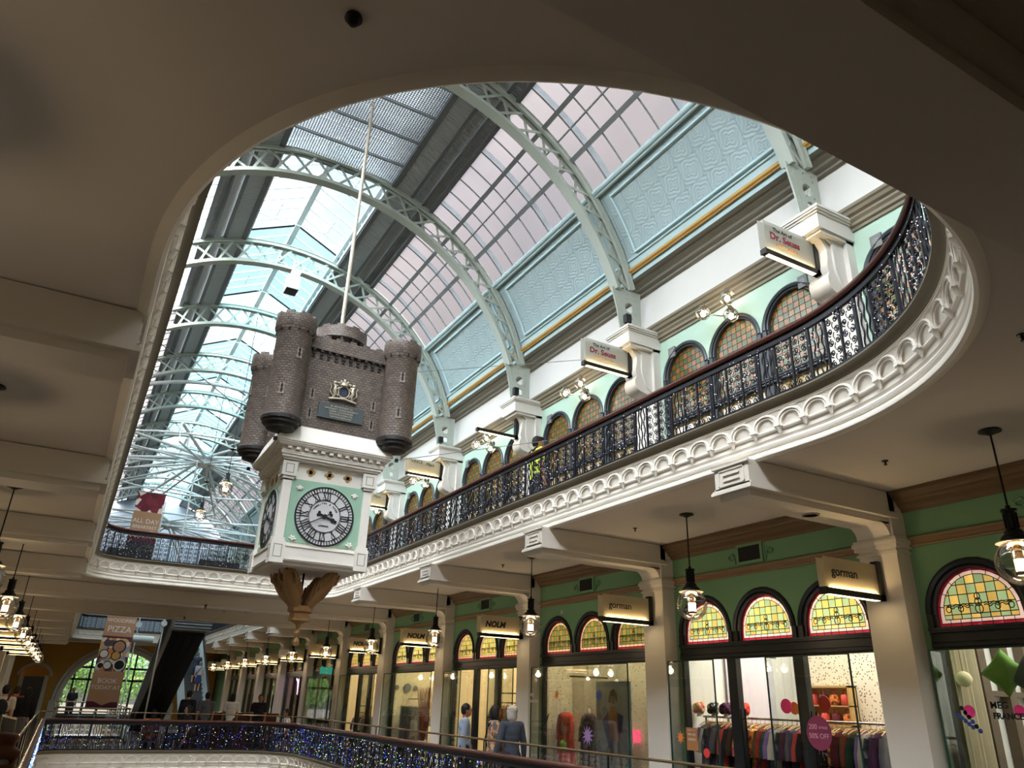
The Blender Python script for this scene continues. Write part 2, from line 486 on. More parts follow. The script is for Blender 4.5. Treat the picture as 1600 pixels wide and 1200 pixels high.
def person(label, loc, rz, h, skin, hair, top, bottom, shoe, style='short', bot='trousers', arms=None, legs=None, lean=(0, 0), head_turn=0, seated=False, group=None, bag=None, vox=.012, sleeve='short', curl=.35, handfn=None):
    k = h; root = thing('person', label, 'person', loc, rz, group)
    lx, ly = lean
    def J(x, y, z): f = max(0, z-.5); return Vector((x*k+lx*f*k, y*k+ly*f*k, z*k))
    hipz = .52
    if seated: hipz = .285
    dz = hipz-.52
    def U(x, y, z): return J(x, y, z)+Vector((0, 0, dz*k))
    hips = [U(s_*.052, 0, .52) for s_ in (-1, 1)]
    knees, ankles, toes = [], [], []
    for i, s_ in enumerate((-1, 1)):
        if seated: kn = Vector((s_*.07*k, -.235*k, .285*k)); an = Vector((s_*.07*k, -.22*k, .045*k))
        else:
            st = (legs or (0, 0))[i]
            kn = Vector((s_*.055*k, (-.015-.16*max(st, 0)+.02*min(st, 0)*-1 - (.05*st if st < 0 else 0))*k, .285*k)); an = Vector((s_*.05*k, (.005-.20*st)*k, (.045+(.03 if st < -.3 else 0))*k))
        knees.append(kn); ankles.append(an); toes.append(an+Vector((s_*.012*k, -.105*k, -.028*k)))
    sh = [U(s_*.108, 0, .805) for s_ in (-1, 1)]
    neck, headc = U(0, .004, .845), U(0, -.012, .925)
    defarm = [((-.12, .02, -1), (-.02, -.25, -1)), ((.12, .02, -1), (.02, -.25, -1))]
    arms = arms or defarm; elb, wri = [], []
    for i in (0, 1):
        u, f = (Vector(a).normalized() for a in (arms[i] or defarm[i]))
        elb.append(sh[i]+u*.172*k); wri.append(elb[i]+f*.148*k)
    RT = Matrix.Rotation(head_turn, 3, 'Z')
    b = MB()
    # torso
    for z, rx, ry, y in ((.53, .092, .066, .004), (.58, .086, .062, .002), (.63, .08, .058, 0), (.69, .09, .062, 0), (.75, .098, .066, .004), (.795, .086, .052, .006)):
        b.sphere(U(0, y, z), k, 16, 10, (rx, ry, .075 if z < .78 else .05))
    for i in (0, 1):
        caps(b, U((-1, 1)[i]*.05, .004, .80), sh[i], .042*k, .037*k)
        chain(b, [sh[i], elb[i], wri[i]], [.034*k, .026*k, .0165*k])
        d = (wri[i]-elb[i]).normalized(); s_ = (-1, 1)[i]
        if handfn and i == 0: handfn(b, wri[i], root)
        else: hand(b, wri[i], d, (-s_, -.2, 0), (0, -1, .1), k/1.7, curl)
        chain(b, [hips[i], knees[i], ankles[i]], [.056*k, .036*k, .022*k])
        c0 = (knees[i]+(ankles[i]-knees[i])*.3)+Vector((0, .012*k, 0)); b.sphere(c0, .033*k, 10, 8, (1, 1, 1.7))
        caps(b, ankles[i]+Vector((0, .02*k, -.015*k)), toes[i], .022*k, .016*k)
    caps(b, U(0, .006, .82), headc+Vector((0, .015*k, -.03*k)), .032*k, .030*k)
    b.sphere(headc, k, 18, 14, (.046, .058, .066)); b.sphere(headc+RT@Vector((0, -.018*k, -.035*k)), k, 14, 10, (.034, .036, .038))
    b.sphere(headc+RT@Vector((0, -.062*k, -.012*k)), .011*k, 8, 6, (.75, .9, 1.3)); b.sphere(headc+RT@Vector((0, -.052*k, .004*k)), .010*k, 8, 6, (.6, .6, 1.4))
    for s_ in (-1, 1): b.sphere(headc+RT@Vector((s_*.047*k, .004*k, -.008*k)), .013*k, 8, 6, (.45, .8, 1.2))
    body = mk('body', remesh(b, vox), skin, root)
    e = MB()
    for s_ in (-1, 1): e.sphere(headc+RT@Vector((s_*.018*k, -.0545*k, .006*k)), .006*k, 8, 6)
    e.build('eye', MAT['ink'], body, smooth=60)
    e = MB(); e.sphere(headc+RT@Vector((0, -.0535*k, -.040*k)), .012*k, 8, 6, (1.1, .35, .3)); e.build('mouth', M('lip', srgb(140, 80, 74), .5) if 'lip' not in bpy.data.materials else bpy.data.materials['lip'], body, smooth=60)
    # hair
    if style != 'none':
        hb = MB()
        hb.sphere(headc+RT@Vector((0, .010*k, .012*k)), k, 18, 14, (.051, .060, .064)); hb.sphere(headc+RT@Vector((0, .022*k, -.006*k)), k, 14, 10, (.047, .046, .055))
        if style in ('bob', 'long', 'messy'):
            for s_ in (-1, 1): hb.sphere(headc+RT@Vector((s_*.036*k, .012*k, -.025*k)), k, 10, 8, (.020, .036, .058))
            hb.sphere(headc+RT@Vector((0, .036*k, -.03*k)), k, 12, 8, (.044, .028, .06))
        if style == 'long':
            caps(hb, headc+RT@Vector((0, .045*k, -.03*k)), headc+RT@Vector((0, .058*k, -.16*k)), .042*k, .03*k)
        if style == 'bun': hb.sphere(headc+RT@Vector((0, .062*k, .03*k)), .026*k, 10, 8)
        if style == 'messy':
            for q in range(18):
                a = q*2.4; hb.sphere(headc+RT@Vector((.046*cos(a)*k, (.012+.05*sin(a))*k, (.012+.05*((q % 5)/5))*k)), .016*k, 8, 6)
        if style == 'cap':
            hb.sphere(headc+RT@Vector((0, -.02*k, .05*k)), k, 12, 8, (.045, .05, .02))
        mk('hair', remesh(hb, vox), hair, root)
    # shirt
    t = MB(); g = .0085*k
    for z, rx, ry, y in ((.52 if not seated else .55, .098, .074, .004), (.57, .095, .072, .002), (.63, .092, .070, 0), (.69, .100, .072, 0), (.75, .106, .074, .004), (.795, .094, .060, .006)):
        t.sphere(U(0, y, z), k, 16, 10, (rx, ry, .078 if z < .78 else .05))
    for i in (0, 1):
        caps(t, U((-1, 1)[i]*.05, .004, .80), sh[i], .048*k, .043*k)
        if sleeve == 'short': m_ = sh[i]+(elb[i]-sh[i])*.62; caps(t, sh[i], m_, .043*k, .040*k)
        elif sleeve == 'long': chain(t, [sh[i], elb[i], elb[i]+(wri[i]-elb[i])*.86], [.042*k, .036*k, .027*k])
    t.cyl(U(0, .004, .81), U(0, .004, .843), .052*k, .036*k, 14)
    mk('shirt', remesh(t, vox), top, root)
    # trousers or skirt
    t = MB()
    for z, rx, ry in ((.545, .094, .070), (.50, .096, .072)):
        t.sphere(U(0, .004, z), k, 16, 10, (rx, ry, .05))
    for i in (0, 1):
        if bot == 'trousers': chain(t, [hips[i], knees[i], ankles[i]+Vector((0, 0, .01*k))], [.063*k, .046*k, .036*k])
        elif bot == 'shorts': caps(t, hips[i], hips[i]+(knees[i]-hips[i])*.85, .064*k, .055*k)
    if bot == 'skirt':
        t.cyl(U(0, .004, .55), U(0, -.0, .30), .085*k, .115*k, 18); t.sphere(U(0, 0, .31), .11*k, 14, 8, (1, .9, .12))
    mk('skirt' if bot == 'skirt' else bot, remesh(t, vox), bottom, root)
    for i in (0, 1):
        t = MB(); caps(t, ankles[i]+Vector((0, .028*k, -.018*k)), toes[i]+Vector((0, -.008*k, 0)), .027*k, .021*k); caps(t, ankles[i]+Vector((0, 0, .005*k)), ankles[i]+Vector((0, .005*k, -.015*k)), .026*k, .028*k)
        mk('shoe', remesh(t, vox), shoe, root)
    if bag == 'backpack':
        t = MB(); t.sphere(U(0, .10, .70), k, 14, 10, (.085, .06, .115)); t.sphere(U(0, .115, .65), k, 14, 10, (.08, .055, .08)); mk('backpack', remesh(t, vox), MAT['rubber'], root)
    if bag in ('backpack', 'straps'):
        t = MB()
        for s_ in (-1, 1): t.tube([U(s_*.055, .075, .80), U(s_*.062, .03, .855), U(s_*.065, -.055, .82), U(s_*.07, -.085, .74), U(s_*.085, -.04, .66), U(s_*.08, .06, .64)], .011*k, 6)
        t.build('bag_strap', MAT['rubber'], root, smooth=50)
    if bag == 'sling':
        t = MB(); t.tube([U(-.06, -.02, .862), U(-.03, -.085, .78), U(.03, -.086, .69), U(.10, -.04, .58), U(.12, .02, .52)], .009*k, 6); t.tube([U(-.06, -.02, .862), U(-.03, .07, .80), U(.06, .085, .66), U(.12, .03, .52)], .009*k, 6)
        t.build('bag_strap', MAT['rubber'], root, smooth=50)
        t = MB(); t.sphere(U(.14, .01, .47), k, 12, 8, (.035, .07, .06)); mk('shoulder_bag', remesh(t, vox), MAT['rubber'], root)
    return root, wri

HB, HG, HW, HBR = M('hair_black', srgb(22, 19, 18), .6), M('hair_grey', srgb(112, 104, 98), .7), M('hair_white', srgb(176, 168, 158), .75, bump=.5), M('hair_brown', srgb(62, 44, 34), .65)
SHOE, JEAN, KHAKI, DK = M('shoe_dark', srgb(34, 32, 32), .6), M('denim', srgb(44, 54, 74), .8), M('khaki', srgb(120, 106, 84), .8), M('dark_cloth', srgb(34, 34, 40), .85)
FLORAL = pattern_mat('floral_shirt', [srgb(176, 130, 96), srgb(200, 164, 132), srgb(120, 84, 62), srgb(90, 92, 100), srgb(210, 150, 90)], 22)
def heading(dx, dy): return math.atan2(dx, -dy)
person('man in a pale blue-grey shirt with black hair walking past the lit doorway', (6.62, 13.35, 0), heading(.88, -.35), 1.575, MAT['skin2'], HB, M('shirt_pale_blue', srgb(150, 164, 184), .8), DK, SHOE, legs=(.5, -.5), sleeve='long', arms=[((-.1, .15, -1), (0, -.1, -1)), ((.12, -.15, -1), (0, -.5, -1))])
person('woman with dark bobbed hair in a floral top with a shoulder bag strap', (6.62, 12.22, 0), heading(.90, -.25), 1.565, MAT['skin2'], HB, FLORAL, KHAKI, SHOE, style='bob', legs=(-.4, .4), bag='sling', head_turn=.15)
person('white-haired person in a loose slate-grey top seen from behind', (6.58, 11.55, 0), heading(-.1, 1), 1.57, MAT['skin'], HW, M('slate_knit', srgb(62, 68, 80), .85, noise=.12, nscale=20), DK, SHOE, style='messy', legs=(.3, -.3), sleeve='long', arms=[((-.3, 0, -1), (-.2, -.2, -1)), ((.3, 0, -1), (.2, -.2, -1))])
person('worker in a lime high-visibility top and black cap behind the upper railing', (6.72, 11.15, FZ0 := 4.45), heading(1, -.15), 1.72, MAT['skin2'], MAT['rubber'], M('hi_vis_lime', srgb(206, 236, 60), .7, emis=None), DK, SHOE, style='cap', bag='straps')
person('seated man in a white shirt behind the corner of the lit railing', (6.15, 24.4, 0), heading(-1, -.1), 1.62, MAT['skin2'], HB, M('shirt_white', srgb(206, 204, 204), .8), DK, SHOE, seated=True)
person('woman in a white tee with dark hair standing before the far shops', (4.85, 26.2, 0), heading(.2, 1), 1.62, MAT['skin2'], HB, M('tee_white', srgb(220, 218, 214), .8), DK, SHOE, style='bob')
person('dark-clothed person standing behind the wooden counter', (5.75, 26.4, 0), heading(-.2, -1), 1.62, MAT['skin2'], HB, DK, DK, SHOE)
person('man in a grey tee with his back turned near the escalator foot', (3.95, 25.2, 0), heading(.1, 1), 1.64, MAT['skin2'], HB, M('tee_grey', srgb(88, 88, 92), .85), DK, SHOE)
person('person in black leaning in beside the man in the grey tee', (3.45, 25.3, 0), heading(.6, .8), 1.66, MAT['skin'], HB, DK, DK, SHOE, lean=(.12, -.2), sleeve='long')
person('seated dark-haired person in profile just beyond the railing', (3.35, 24.1, 0), heading(-1, -.1), 1.66, MAT['skin2'], HB, DK, DK, SHOE, style='bob', seated=True)
person('seated person in an orange top with dark hair beyond the railing', (2.45, 23.95, 0), heading(.2, 1), 1.50, MAT['skin2'], HB, M('orange_top', srgb(206, 106, 44), .8), DK, SHOE, style='bob', seated=True)
person('man in a dark blue tee riding up the escalator, arm out on the handrail', (5.98, 43.6, 1.98), heading(0, 1), 1.55, MAT['skin'], HG, M('tee_navy', srgb(52, 60, 80), .85), JEAN, SHOE, bot='shorts', arms=[((-.3, -.2, -1), (-.2, -.6, -.6)), ((.9, -.4, -.4), (.8, -.5, .1))])
person('woman in a light grey tee and blue skirt riding up the escalator', (6.10, 42.9, 1.58), heading(0, 1), 1.5, MAT['skin'], HG, M('tee_light', srgb(150, 158, 164), .85), M('blue_skirt', srgb(36, 50, 92), .85), SHOE, style='bob', bot='skirt', bag='sling')
person('man with a black backpack and cream tee walking away on the left gallery', (-.98, 21.3, 0), heading(.1, 1), 1.64, MAT['skin'], HB, M('tee_cream', srgb(196, 178, 160), .8), M('shorts_dark', srgb(46, 44, 46), .85), SHOE, bot='shorts', bag='backpack', legs=(.4, -.4))
person('person in a coral red top walking away along the left gallery', (-.93, 25.5, 0), heading(.1, 1), 1.62, MAT['skin'], HBR, M('coral_top', srgb(188, 70, 78), .8), JEAN, SHOE, legs=(-.4, .4))
person('woman in a dark jacket and grey skirt walking away on the left gallery', (-.62, 24.2, 0), heading(.05, 1), 1.60, MAT['skin'], HB, DK, M('grey_skirt', srgb(112, 108, 108), .8), SHOE, style='long', bot='skirt', sleeve='long', legs=(.4, -.5))
person('dark silhouetted visitor in front of the far arched window', (.75, 45.5, 0), heading(.4, -1), 1.66, MAT['skin2'], HB, DK, DK, SHOE)
# bystander just outside the picture, raising a phone into its lower left corner
def grip(b, w, root):
    """hand closed round the edge of the phone: four stacked fingers bent at the knuckles, thumb behind"""
    Mi = (Matrix.Translation(root.location) @ root.rotation_euler.to_matrix().to_4x4()).inverted()
    L = lambda *p: Mi @ Vector(p)
    b.sphere(L(-.122, 1.585, 1.478), .05, 14, 10, (.55, .8, 1.0)); chain(b, [w, L(-.137, 1.575, 1.44)], [.026, .036])
    for q, (z, x1) in enumerate(((1.524, -.043), (1.501, -.034), (1.478, -.036), (1.456, -.046))):
        r = .0091-.0005*q
        chain(b, [L(-.122, 1.57, z-.008), L(-.085, 1.558, z), L(x1, 1.566, z-.002), L(x1-.002, 1.592, z-.004), L(x1-.018, 1.606, z-.006)], [r*1.15, r*1.1, r, r*.92, r*.8], 10)
    chain(b, [L(-.14, 1.60, 1.50), L(-.115, 1.615, 1.53), L(-.085, 1.618, 1.545)], [.016, .012, .0095], 10)
pr, pw = person('bystander raising a black phone at the lower left edge of the photo', (-.40, 1.22, 0), heading(.0, 1), 1.64, MAT['skin2'], HB, DK, JEAN, SHOE, vox=.0048, sleeve='short',
       arms=[((-.25, -.70, -.60), (-.10, -.55, .83)), None], handfn=grip)
ph = thing('phone', 'black phone held up by a hand at the lower left edge of the photo', 'phone', (-.050, 1.60, 1.408))
ph.rotation_euler = (-.12, .10, 1.30)
MB().box(-.036, .036, -.004, .004, 0, .145).build('phone_body', MAT['rubber'], ph)
MB().box(-.033, .033, -.0045, -.004, .004, .141).build('screen', M('phone_screen', srgb(10, 10, 12), .5, spec=.1), ph)
t = MB()
for x0, x1, z0, z1 in ((-.037, -.035, 0, .145), (.035, .037, 0, .145), (-.037, .037, .143, .1465), (-.037, .037, -.0015, .001)): t.box(x0, x1, -.0042, .0042, z0, z1)
t.build('rim', MAT['chrome'], ph)
# ---------------------------------------------------------------- camera
F_PX = 1156.19
_p, _r, _y = .406842422, .0335840028, .503956452
_fw = Vector((sin(_y)*cos(_p), cos(_y)*cos(_p), sin(_p)))
_r0 = Vector((cos(_y), -sin(_y), 0)); _u0 = _r0.cross(_fw)
_rt = cos(_r)*_r0 + sin(_r)*_u0; _up = -sin(_r)*_r0 + cos(_r)*_u0
cam_d = bpy.data.cameras.new('camera'); cam = bpy.data.objects.new('camera', cam_d); COL.objects.link(cam)
cam_d.sensor_width = 36; cam_d.lens = F_PX/1600*36; cam_d.clip_start = .05; cam_d.clip_end = 400
cam.matrix_world = Matrix(((_rt.x, _up.x, -_fw.x, 0), (_rt.y, _up.y, -_fw.y, 0), (_rt.z, _up.z, -_fw.z, 1.6), (0,0,0,1)))
sc.camera = cam

BAY = 4.18
PY = [5.65 + BAY*k for k in range(-2, 12)]          # pillar rows
YEND = 52.
WX = 8.45                                            # face of the lower shop wall
FZ, CZ = 4.45, 4.10                                  # upper floor, soffit

# ---------------------------------------------------------------- outlines of the voids
def resample(pts, step):
    P = [Vector((x, y)) for x, y in pts]; P.append(P[0])
    L = [0]
    for a, b in zip(P, P[1:]): L.append(L[-1] + (b-a).length)
    n = max(8, round(L[-1]/step)); out = []; j = 0
    for i in range(n):
        t = L[-1]*i/n
        while L[j+1] < t: j += 1
        f = (t-L[j])/max(1e-9, L[j+1]-L[j]); out.append(P[j].lerp(P[j+1], f))
    return out
def outline(x0, x1, yn, yc, yf, rf_l, rf_r, nl=2.4, nr=2.0):
    """counter-clockwise: near end a super-ellipse from yn to yc, far corners rounded"""
    cx = (x0+x1)/2; a = (x1-x0)/2; b = yc-yn; pts = []
    for i in range(65):
        t = PI + PI*i/64
        n = nl if t < 1.5*PI else nr
        c, s_ = cos(t), sin(t)
        pts.append((cx + a*math.copysign(abs(c)**(2/n), c), yc + b*math.copysign(abs(s_)**(2/n), s_)))
    for i in range(9):
        t = PI/2*i/8; pts.append((x1-rf_r+rf_r*cos(t), yf-rf_r+rf_r*sin(t)))
    for i in range(9):
        t = PI/2+PI/2*i/8; pts.append((x0+rf_l+rf_l*cos(t), yf-rf_l+rf_l*sin(t)))
    return pts
def with_normals(P):
    N = len(P); out = []
    for i, p in enumerate(P):
        t = (P[(i+1) % N]-P[i-1]).normalized(); out.append((p.x, p.y, -t.y, t.x))
    return out
def off(path, d): return [(x+nx*d, y+ny*d) for x, y, nx, ny in path]

UP = with_normals(resample(outline(0, 6, 1.74, 4.72, 21.2, .9, 1.0), .09))
LOW = with_normals(resample(outline(-.24, 5.90, 1.8, 4.6, 23.0, .8, 1.6), .09))
UP2 = with_normals(resample(outline(.1, 6.7, 27.4, 28.4, 48.3, .7, .7, 4, 4), .12))
LOW2 = with_normals(resample(outline(.1, 2.3, 29.6, 30.0, 43., .3, .3, 4, 4), .12))

def slab(name, z, hole_paths, mat, x0=-2.45, x1=WX, y0=-3.2, y1=YEND):
    mb = MB()
    mb.poly([[(x0, y0), (x1, y0), (x1, y1), (x0, y1)]] + [h[::3] for h in hole_paths], lambda u, v: (u, v, z))
    return struct(name, mb, mat, solid=False)
slab('ceiling', CZ, [off(UP, -.10), off(UP2, -.10)], MAT['ceil'])
slab('floor_upper', FZ, [off(UP, -.12), off(UP2, -.12)], MAT['floor'])
slab('floor', 0., [off(LOW, -.12), off(LOW2, -.12)], MAT['floor'])
slab('ceiling_below', -.35, [off(LOW, -.10), off(LOW2, -.10)], MAT['ceil'])
struct('floor_ground', MB().box(-3, 9, -3.2, YEND, -4.9, -4.75), MAT['floor'])

FASC = [(-.10, 4.10), (-.07, 4.08), (-.03, 4.075), (-.005, 4.095), (0, 4.12), (-.006, 4.145), (-.03, 4.158), (-.03, 4.172), (-.005, 4.182), (.002, 4.205), (-.008, 4.225), (-.03, 4.232), (-.02, 4.25),
        (-.008, 4.262), (-.004, 4.32), (.02, 4.327), (.026, 4.340), (.02, 4.353), (.0, 4.36), (.05, 4.52), (.062, 4.524), (.062, 4.534), (.07, 4.538), (.07, 4.546)]
COVE = [(.07, 4.546), (.075, 4.556), (.08, 4.572), (.10, 4.60), (.125, 4.612), (.145, 4.617), (.145, 4.632), (-.12, 4.632)]
def seg_len(path):
    return sum((Vector(path[i][:2])-Vector(path[i-1][:2])).length for i in range(len(path)))
def at_len(path, s):
    """point and normal at arc length s, interpolated"""
    N = len(path); st = seg_len(path)/N; f = (s/st) % N; i = int(f); t = f-i
    a, b = path[i], path[(i+1) % N]
    return tuple(a[k]*(1-t)+b[k]*t for k in range(4))
def fascia(num, path, zo, pitch=.333, arches=True):
    f = struct('trim_%d' % num, MB().sweep(path, FASC, True, zo), MAT['fascia'], smooth=40, solid=False)
    struct('sill_moulding', MB().sweep(path, COVE, True, zo), MAT['taupe'], parent=f, smooth=40, solid=False)
    if not arches: return f
    L = seg_len(path); n = round(L/pitch); mb = MB()
    for i in range(n):
        x, y, nx, ny = at_len(path, L*i/n); tx, ty = ny, -nx
        def P(u, d, z): return (x+tx*u+nx*d, y+ty*u+ny*d, z+zo)
        h = L/n/2
        for R, r, dd in ((h*.93, .015, 0), (h*.74, .011, -.006)):
            pts = [P(-R, .045+dd, 4.345)]
            for k in range(11):
                a = PI - PI*k/10; zz = 4.378+R*sin(a)*.80; pts.append(P(R*cos(a), .012+(zz-4.36)*.30+dd+.03*(1-sin(a)), zz))
            pts.append(P(R, .045+dd, 4.345)); mb.tube(pts, r, 5)
        x, y, nx, ny = at_len(path, L*(i+.5)/n); tx, ty = ny, -nx
        R3 = Matrix(((tx, nx, 0), (ty, ny, 0), (0, 0, 1)))
        mb.obox(P(0, .03, 4.362), (.075, .07, .03), R3)
        mb.cyl(P(0, .018, 4.275), P(0, .03, 4.35), .012, .036, 8)
    mb.build('arcade_relief', MAT['fascia'], f, smooth=50)
    return f
fascia(1, UP, 0.); fascia(2, LOW, -4.425); fascia(3, UP2, 0., .4); fascia(4, LOW2, -4.425, arches=False)

# ---------------------------------------------------------------- beams under the upper gallery and cornices, both sides
def gallery_side(mirror, side):
    for k, y in enumerate(PY):
        if y > YEND-1 or y < -3: continue
        end = (6.05 if mirror else 5.89) if (y > 2 and y < 22.) else 3.0
        if y > 27.5: end = 6.05 if mirror else 6.6
        if y > 48.: end = 3.0
        if y > 2:
            mb = MB(mirror)
            if end > 5: mb.box(end, 8.3, y-.25, y+.25, 3.79, 4.09)
            else: mb.box(3.0, 8.3, y-.25, y+.25, 3.79, 4.09)
            # lip moulding round the foot of the beam, sunk panel on its nose
            for dx, dz, w in ((.0, 3.815, .29), (-.025, 3.79, .30), (-.035, 3.77, .31)):
                mb.box(end+dx, 8.3, y-w+.02, y+w-.02, dz, dz+.03)
            mb.box(end+.03, 8.3, y-.22, y+.22, 3.70, 3.78)
            if end > 5:
                for a, b in ((3.855, 3.868), (4.025, 4.04)): mb.box(end-.012, end, y-.19, y+.19, a, b)
                for a in (-.19, .175): mb.box(end-.012, end, y+a, y+a+.015, 3.855, 4.04)
                mb.box(end-.018, end, y-.12, y+.12, 3.905, 3.918); mb.box(end-.018, end, y-.12, y+.12, 3.97, 3.983)
                mb.box(end-.03, end, y-.27, y+.27, 4.06, 4.09)
            # springing curve down to the pillar
            pts = [(8.2, 3.69)] + [(8.2-.35*(1-sin(PI/2*i/8)), 3.69-.0-(.22*(1-cos(PI/2*i/8)))) for i in range(9)] + [(8.2, 3.40)]
            mb.poly([[(p[0]-.0, p[1]) for p in [(7.98, 3.72), (8.04, 3.712), (8.09, 3.69), (8.13, 3.66), (8.165, 3.61), (8.19, 3.55), (8.3, 3.55), (8.3, 3.72)]]],
                    lambda u, v: (u, y-.22, v), (0, .44, 0))
            struct('beam_%d' % k if side == 'right' else 'beam_%d' % (k+20), mb, MAT['cream'], smooth=30)
        mb = MB(mirror)
        mb.box(8.2, 8.5, y-.25, y+.25, 0, 4.09)
        mb.box(8.17, 8.5, y-.28, y+.28, 0, .28)
        for z0, z1, e in ((3.36, 3.385, .02), (3.42, 3.47, .035), (3.47, 3.52, .05), (3.52, 3.55, .035)):
            mb.box(8.2-e, 8.5, y-.25-e, y+.25+e, z0, z1)
        mb.box(8.165, 8.5, y-.285, y+.285, 3.385, 3.42) if False else None
        struct('pillar_%d' % (k + (20 if mirror else 0)), mb, MAT['cream'], smooth=30)
    cor = [(8.46, 3.86), (8.43, 3.86), (8.42, 3.89), (8.40, 3.91), (8.36, 3.93), (8.355, 3.96), (8.33, 3.985), (8.29, 4.0), (8.275, 4.03), (8.25, 4.05), (8.235, 4.055), (8.235, 4.095)]
    dad = [(8.46, 3.44), (8.42, 3.445), (8.415, 3.46), (8.43, 3.475), (8.43, 3.51), (8.405, 3.525), (8.40, 3.55), (8.46, 3.555)]
    mc, md = MB(mirror), MB(mirror)
    for y in PY[:-1]:
        if y > YEND-4: continue
        for mb, pr in ((mc, cor), (md, dad)):
            n = len(pr); vs = [(x, y+.25, z) for x, z in pr] + [(x, y+BAY-.25, z) for x, z in pr]
            mb.mesh(vs, [(i, i+1, n+i+1, n+i) for i in range(n-1)])
    struct('cornice_%s' % side, mc, MAT['brown'], solid=False)
    struct('trim_dado_%s' % side, md, MAT['dado'], solid=False)
gallery_side(False, 'right'); gallery_side(True, 'left')
# cross beams where the gallery crosses the void, the near one right overhead
mb = MB(); mb.box(-2.4, 8.4, .95, 1.48, 3.70, 4.09); mb.box(-2.4, 8.4, .90, 1.53, 3.78, 3.83)
struct('beam_cross', mb, MAT['cream'])
mb = MB(); mb.box(-2.4, 8.4, -3.0, -2.45, 3.70, 4.09); struct('beam_rear', mb, MAT['cream'])

# ---------------------------------------------------------------- shop walls with triple-arched openings
ARC_P, ARC_R = 1.18, .575
def arch_pts(c, r, z, n=14): return [(c + r*cos(PI*i/n), z + r*sin(PI*i/n)) for i in range(n+1)]
def opening(c, z0, zs):
    """outline of a triple-arched opening centred on c, going round from lower right"""
    p = [(c-ARC_P-ARC_R, z0), (c+ARC_P+ARC_R, z0)]
    for k in (1, 0, -1): p += arch_pts(c+k*ARC_P, ARC_R, zs)
    return p
BC = [y + BAY/2 for y in PY[:-1] if y < YEND-5]
def shop_wall(name, X, z0, z1, zs, mat, mirror=False, sill=.02):
    mb = MB(mirror)
    mb.poly([[(-3.2, z0), (YEND, z0), (YEND, z1), (-3.2, z1)]] + [opening(c+.02, z0+sill, zs) for c in BC], lambda u, v: (X, u, v), (.14, 0, 0))
    return struct(name, mb, mat)
shop_wall('wall_right', WX, 0, 4.09, 2.67, MAT['green'])
shop_wall('wall_left', WX, 0, 4.09, 2.67, MAT['green'], True)
shop_wall('wall_right_upper', 8.4, FZ, 8.0, 7.07, MAT['mint'])
shop_wall('wall_left_upper', 8.4, FZ, 8.0, 7.07, MAT['mint'], True)
def upper_side(mirror, side):
    s9 = MB(mirror); s9.box(8.4, 8.52, -3.2, YEND, 7.95, 9.2); struct('wall_%s_clerestory' % side, s9, MAT['white'])
    c1 = [(8.4, 7.88), (8.37, 7.88), (8.365, 7.92), (8.33, 7.94), (8.325, 7.985), (8.29, 8.02), (8.285, 8.05), (8.24, 8.075), (8.22, 8.12), (8.19, 8.14), (8.18, 8.18), (8.4, 8.2)]
    c2 = [(8.4, 9.06), (8.33, 9.07), (8.32, 9.11), (8.24, 9.13), (8.22, 9.17), (8.12, 9.2), (8.10, 9.235), (8.0, 9.255), (7.98, 9.285), (8.2, 9.30)]
    for nm, pr, mt in (('cornice_%s_upper' % side, c1, 'taupe'), ('cornice_%s_eaves' % side, c2, 'greycorn')):
        mb = MB(mirror); n = len(pr)
        mb.mesh([(x, -3.2, z) for x, z in pr] + [(x, YEND, z) for x, z in pr], [(i, i+1, n+i+1, n+i) for i in range(n-1)])
        struct(nm, mb, MAT[mt], solid=False)
    # pilasters, scrolled consoles and caps that carry the roof arches
    for k, y in enumerate(PY):
        if y < 1 or y > YEND-1: continue
        mb = MB(mirror)
        mb.box(8.24, 8.45, y-.27, y+.27, FZ, 8.0)
        mb.box(8.2, 8.45, y-.3, y+.3, FZ, 4.8)
        # S-shaped console profile in x-z
        pr = [(8.26, 6.80)]
        for i in range(9):
            a = -PI/2 - PI*.75*i/8; pr.append((8.06+.16*cos(a)-.02, 7.02+.17*sin(a)))
        pr += [(7.90, 7.22), (7.93, 7.38), (7.94, 7.52), (7.86, 7.63), (7.78, 7.69), (8.26, 7.69)]
        mb.poly([pr], lambda u, v: (u, y-.16, v), (0, .32, 0))
        for d in (-.2, .165): mb.poly([[(8.26, 6.86), (8.12, 6.95), (8.02, 7.2), (8.02, 7.6), (7.9, 7.69), (8.26, 7.69)]], lambda u, v: (u, y+d, v), (0, .035, 0))
        mb.box(7.72, 8.4, y-.27, y+.27, 7.67, 7.73)
        mb.box(7.66, 8.4, y-.3, y+.3, 7.72, 7.96)
        for e, a, b in ((.02, 7.95, 7.98), (.045, 7.98, 8.01), (.06, 8.01, 8.05)): mb.box(7.66-e, 8.4, y-.3-e, y+.3+e, a, b)
        mb.box(7.74, 8.14, y-.16, y+.16, 8.05, 8.10)
        struct('pillar_upper_%d' % (k + (20 if mirror else 0)), mb, MAT['white'], smooth=40)
upper_side(False, 'right'); upper_side(True, 'left')

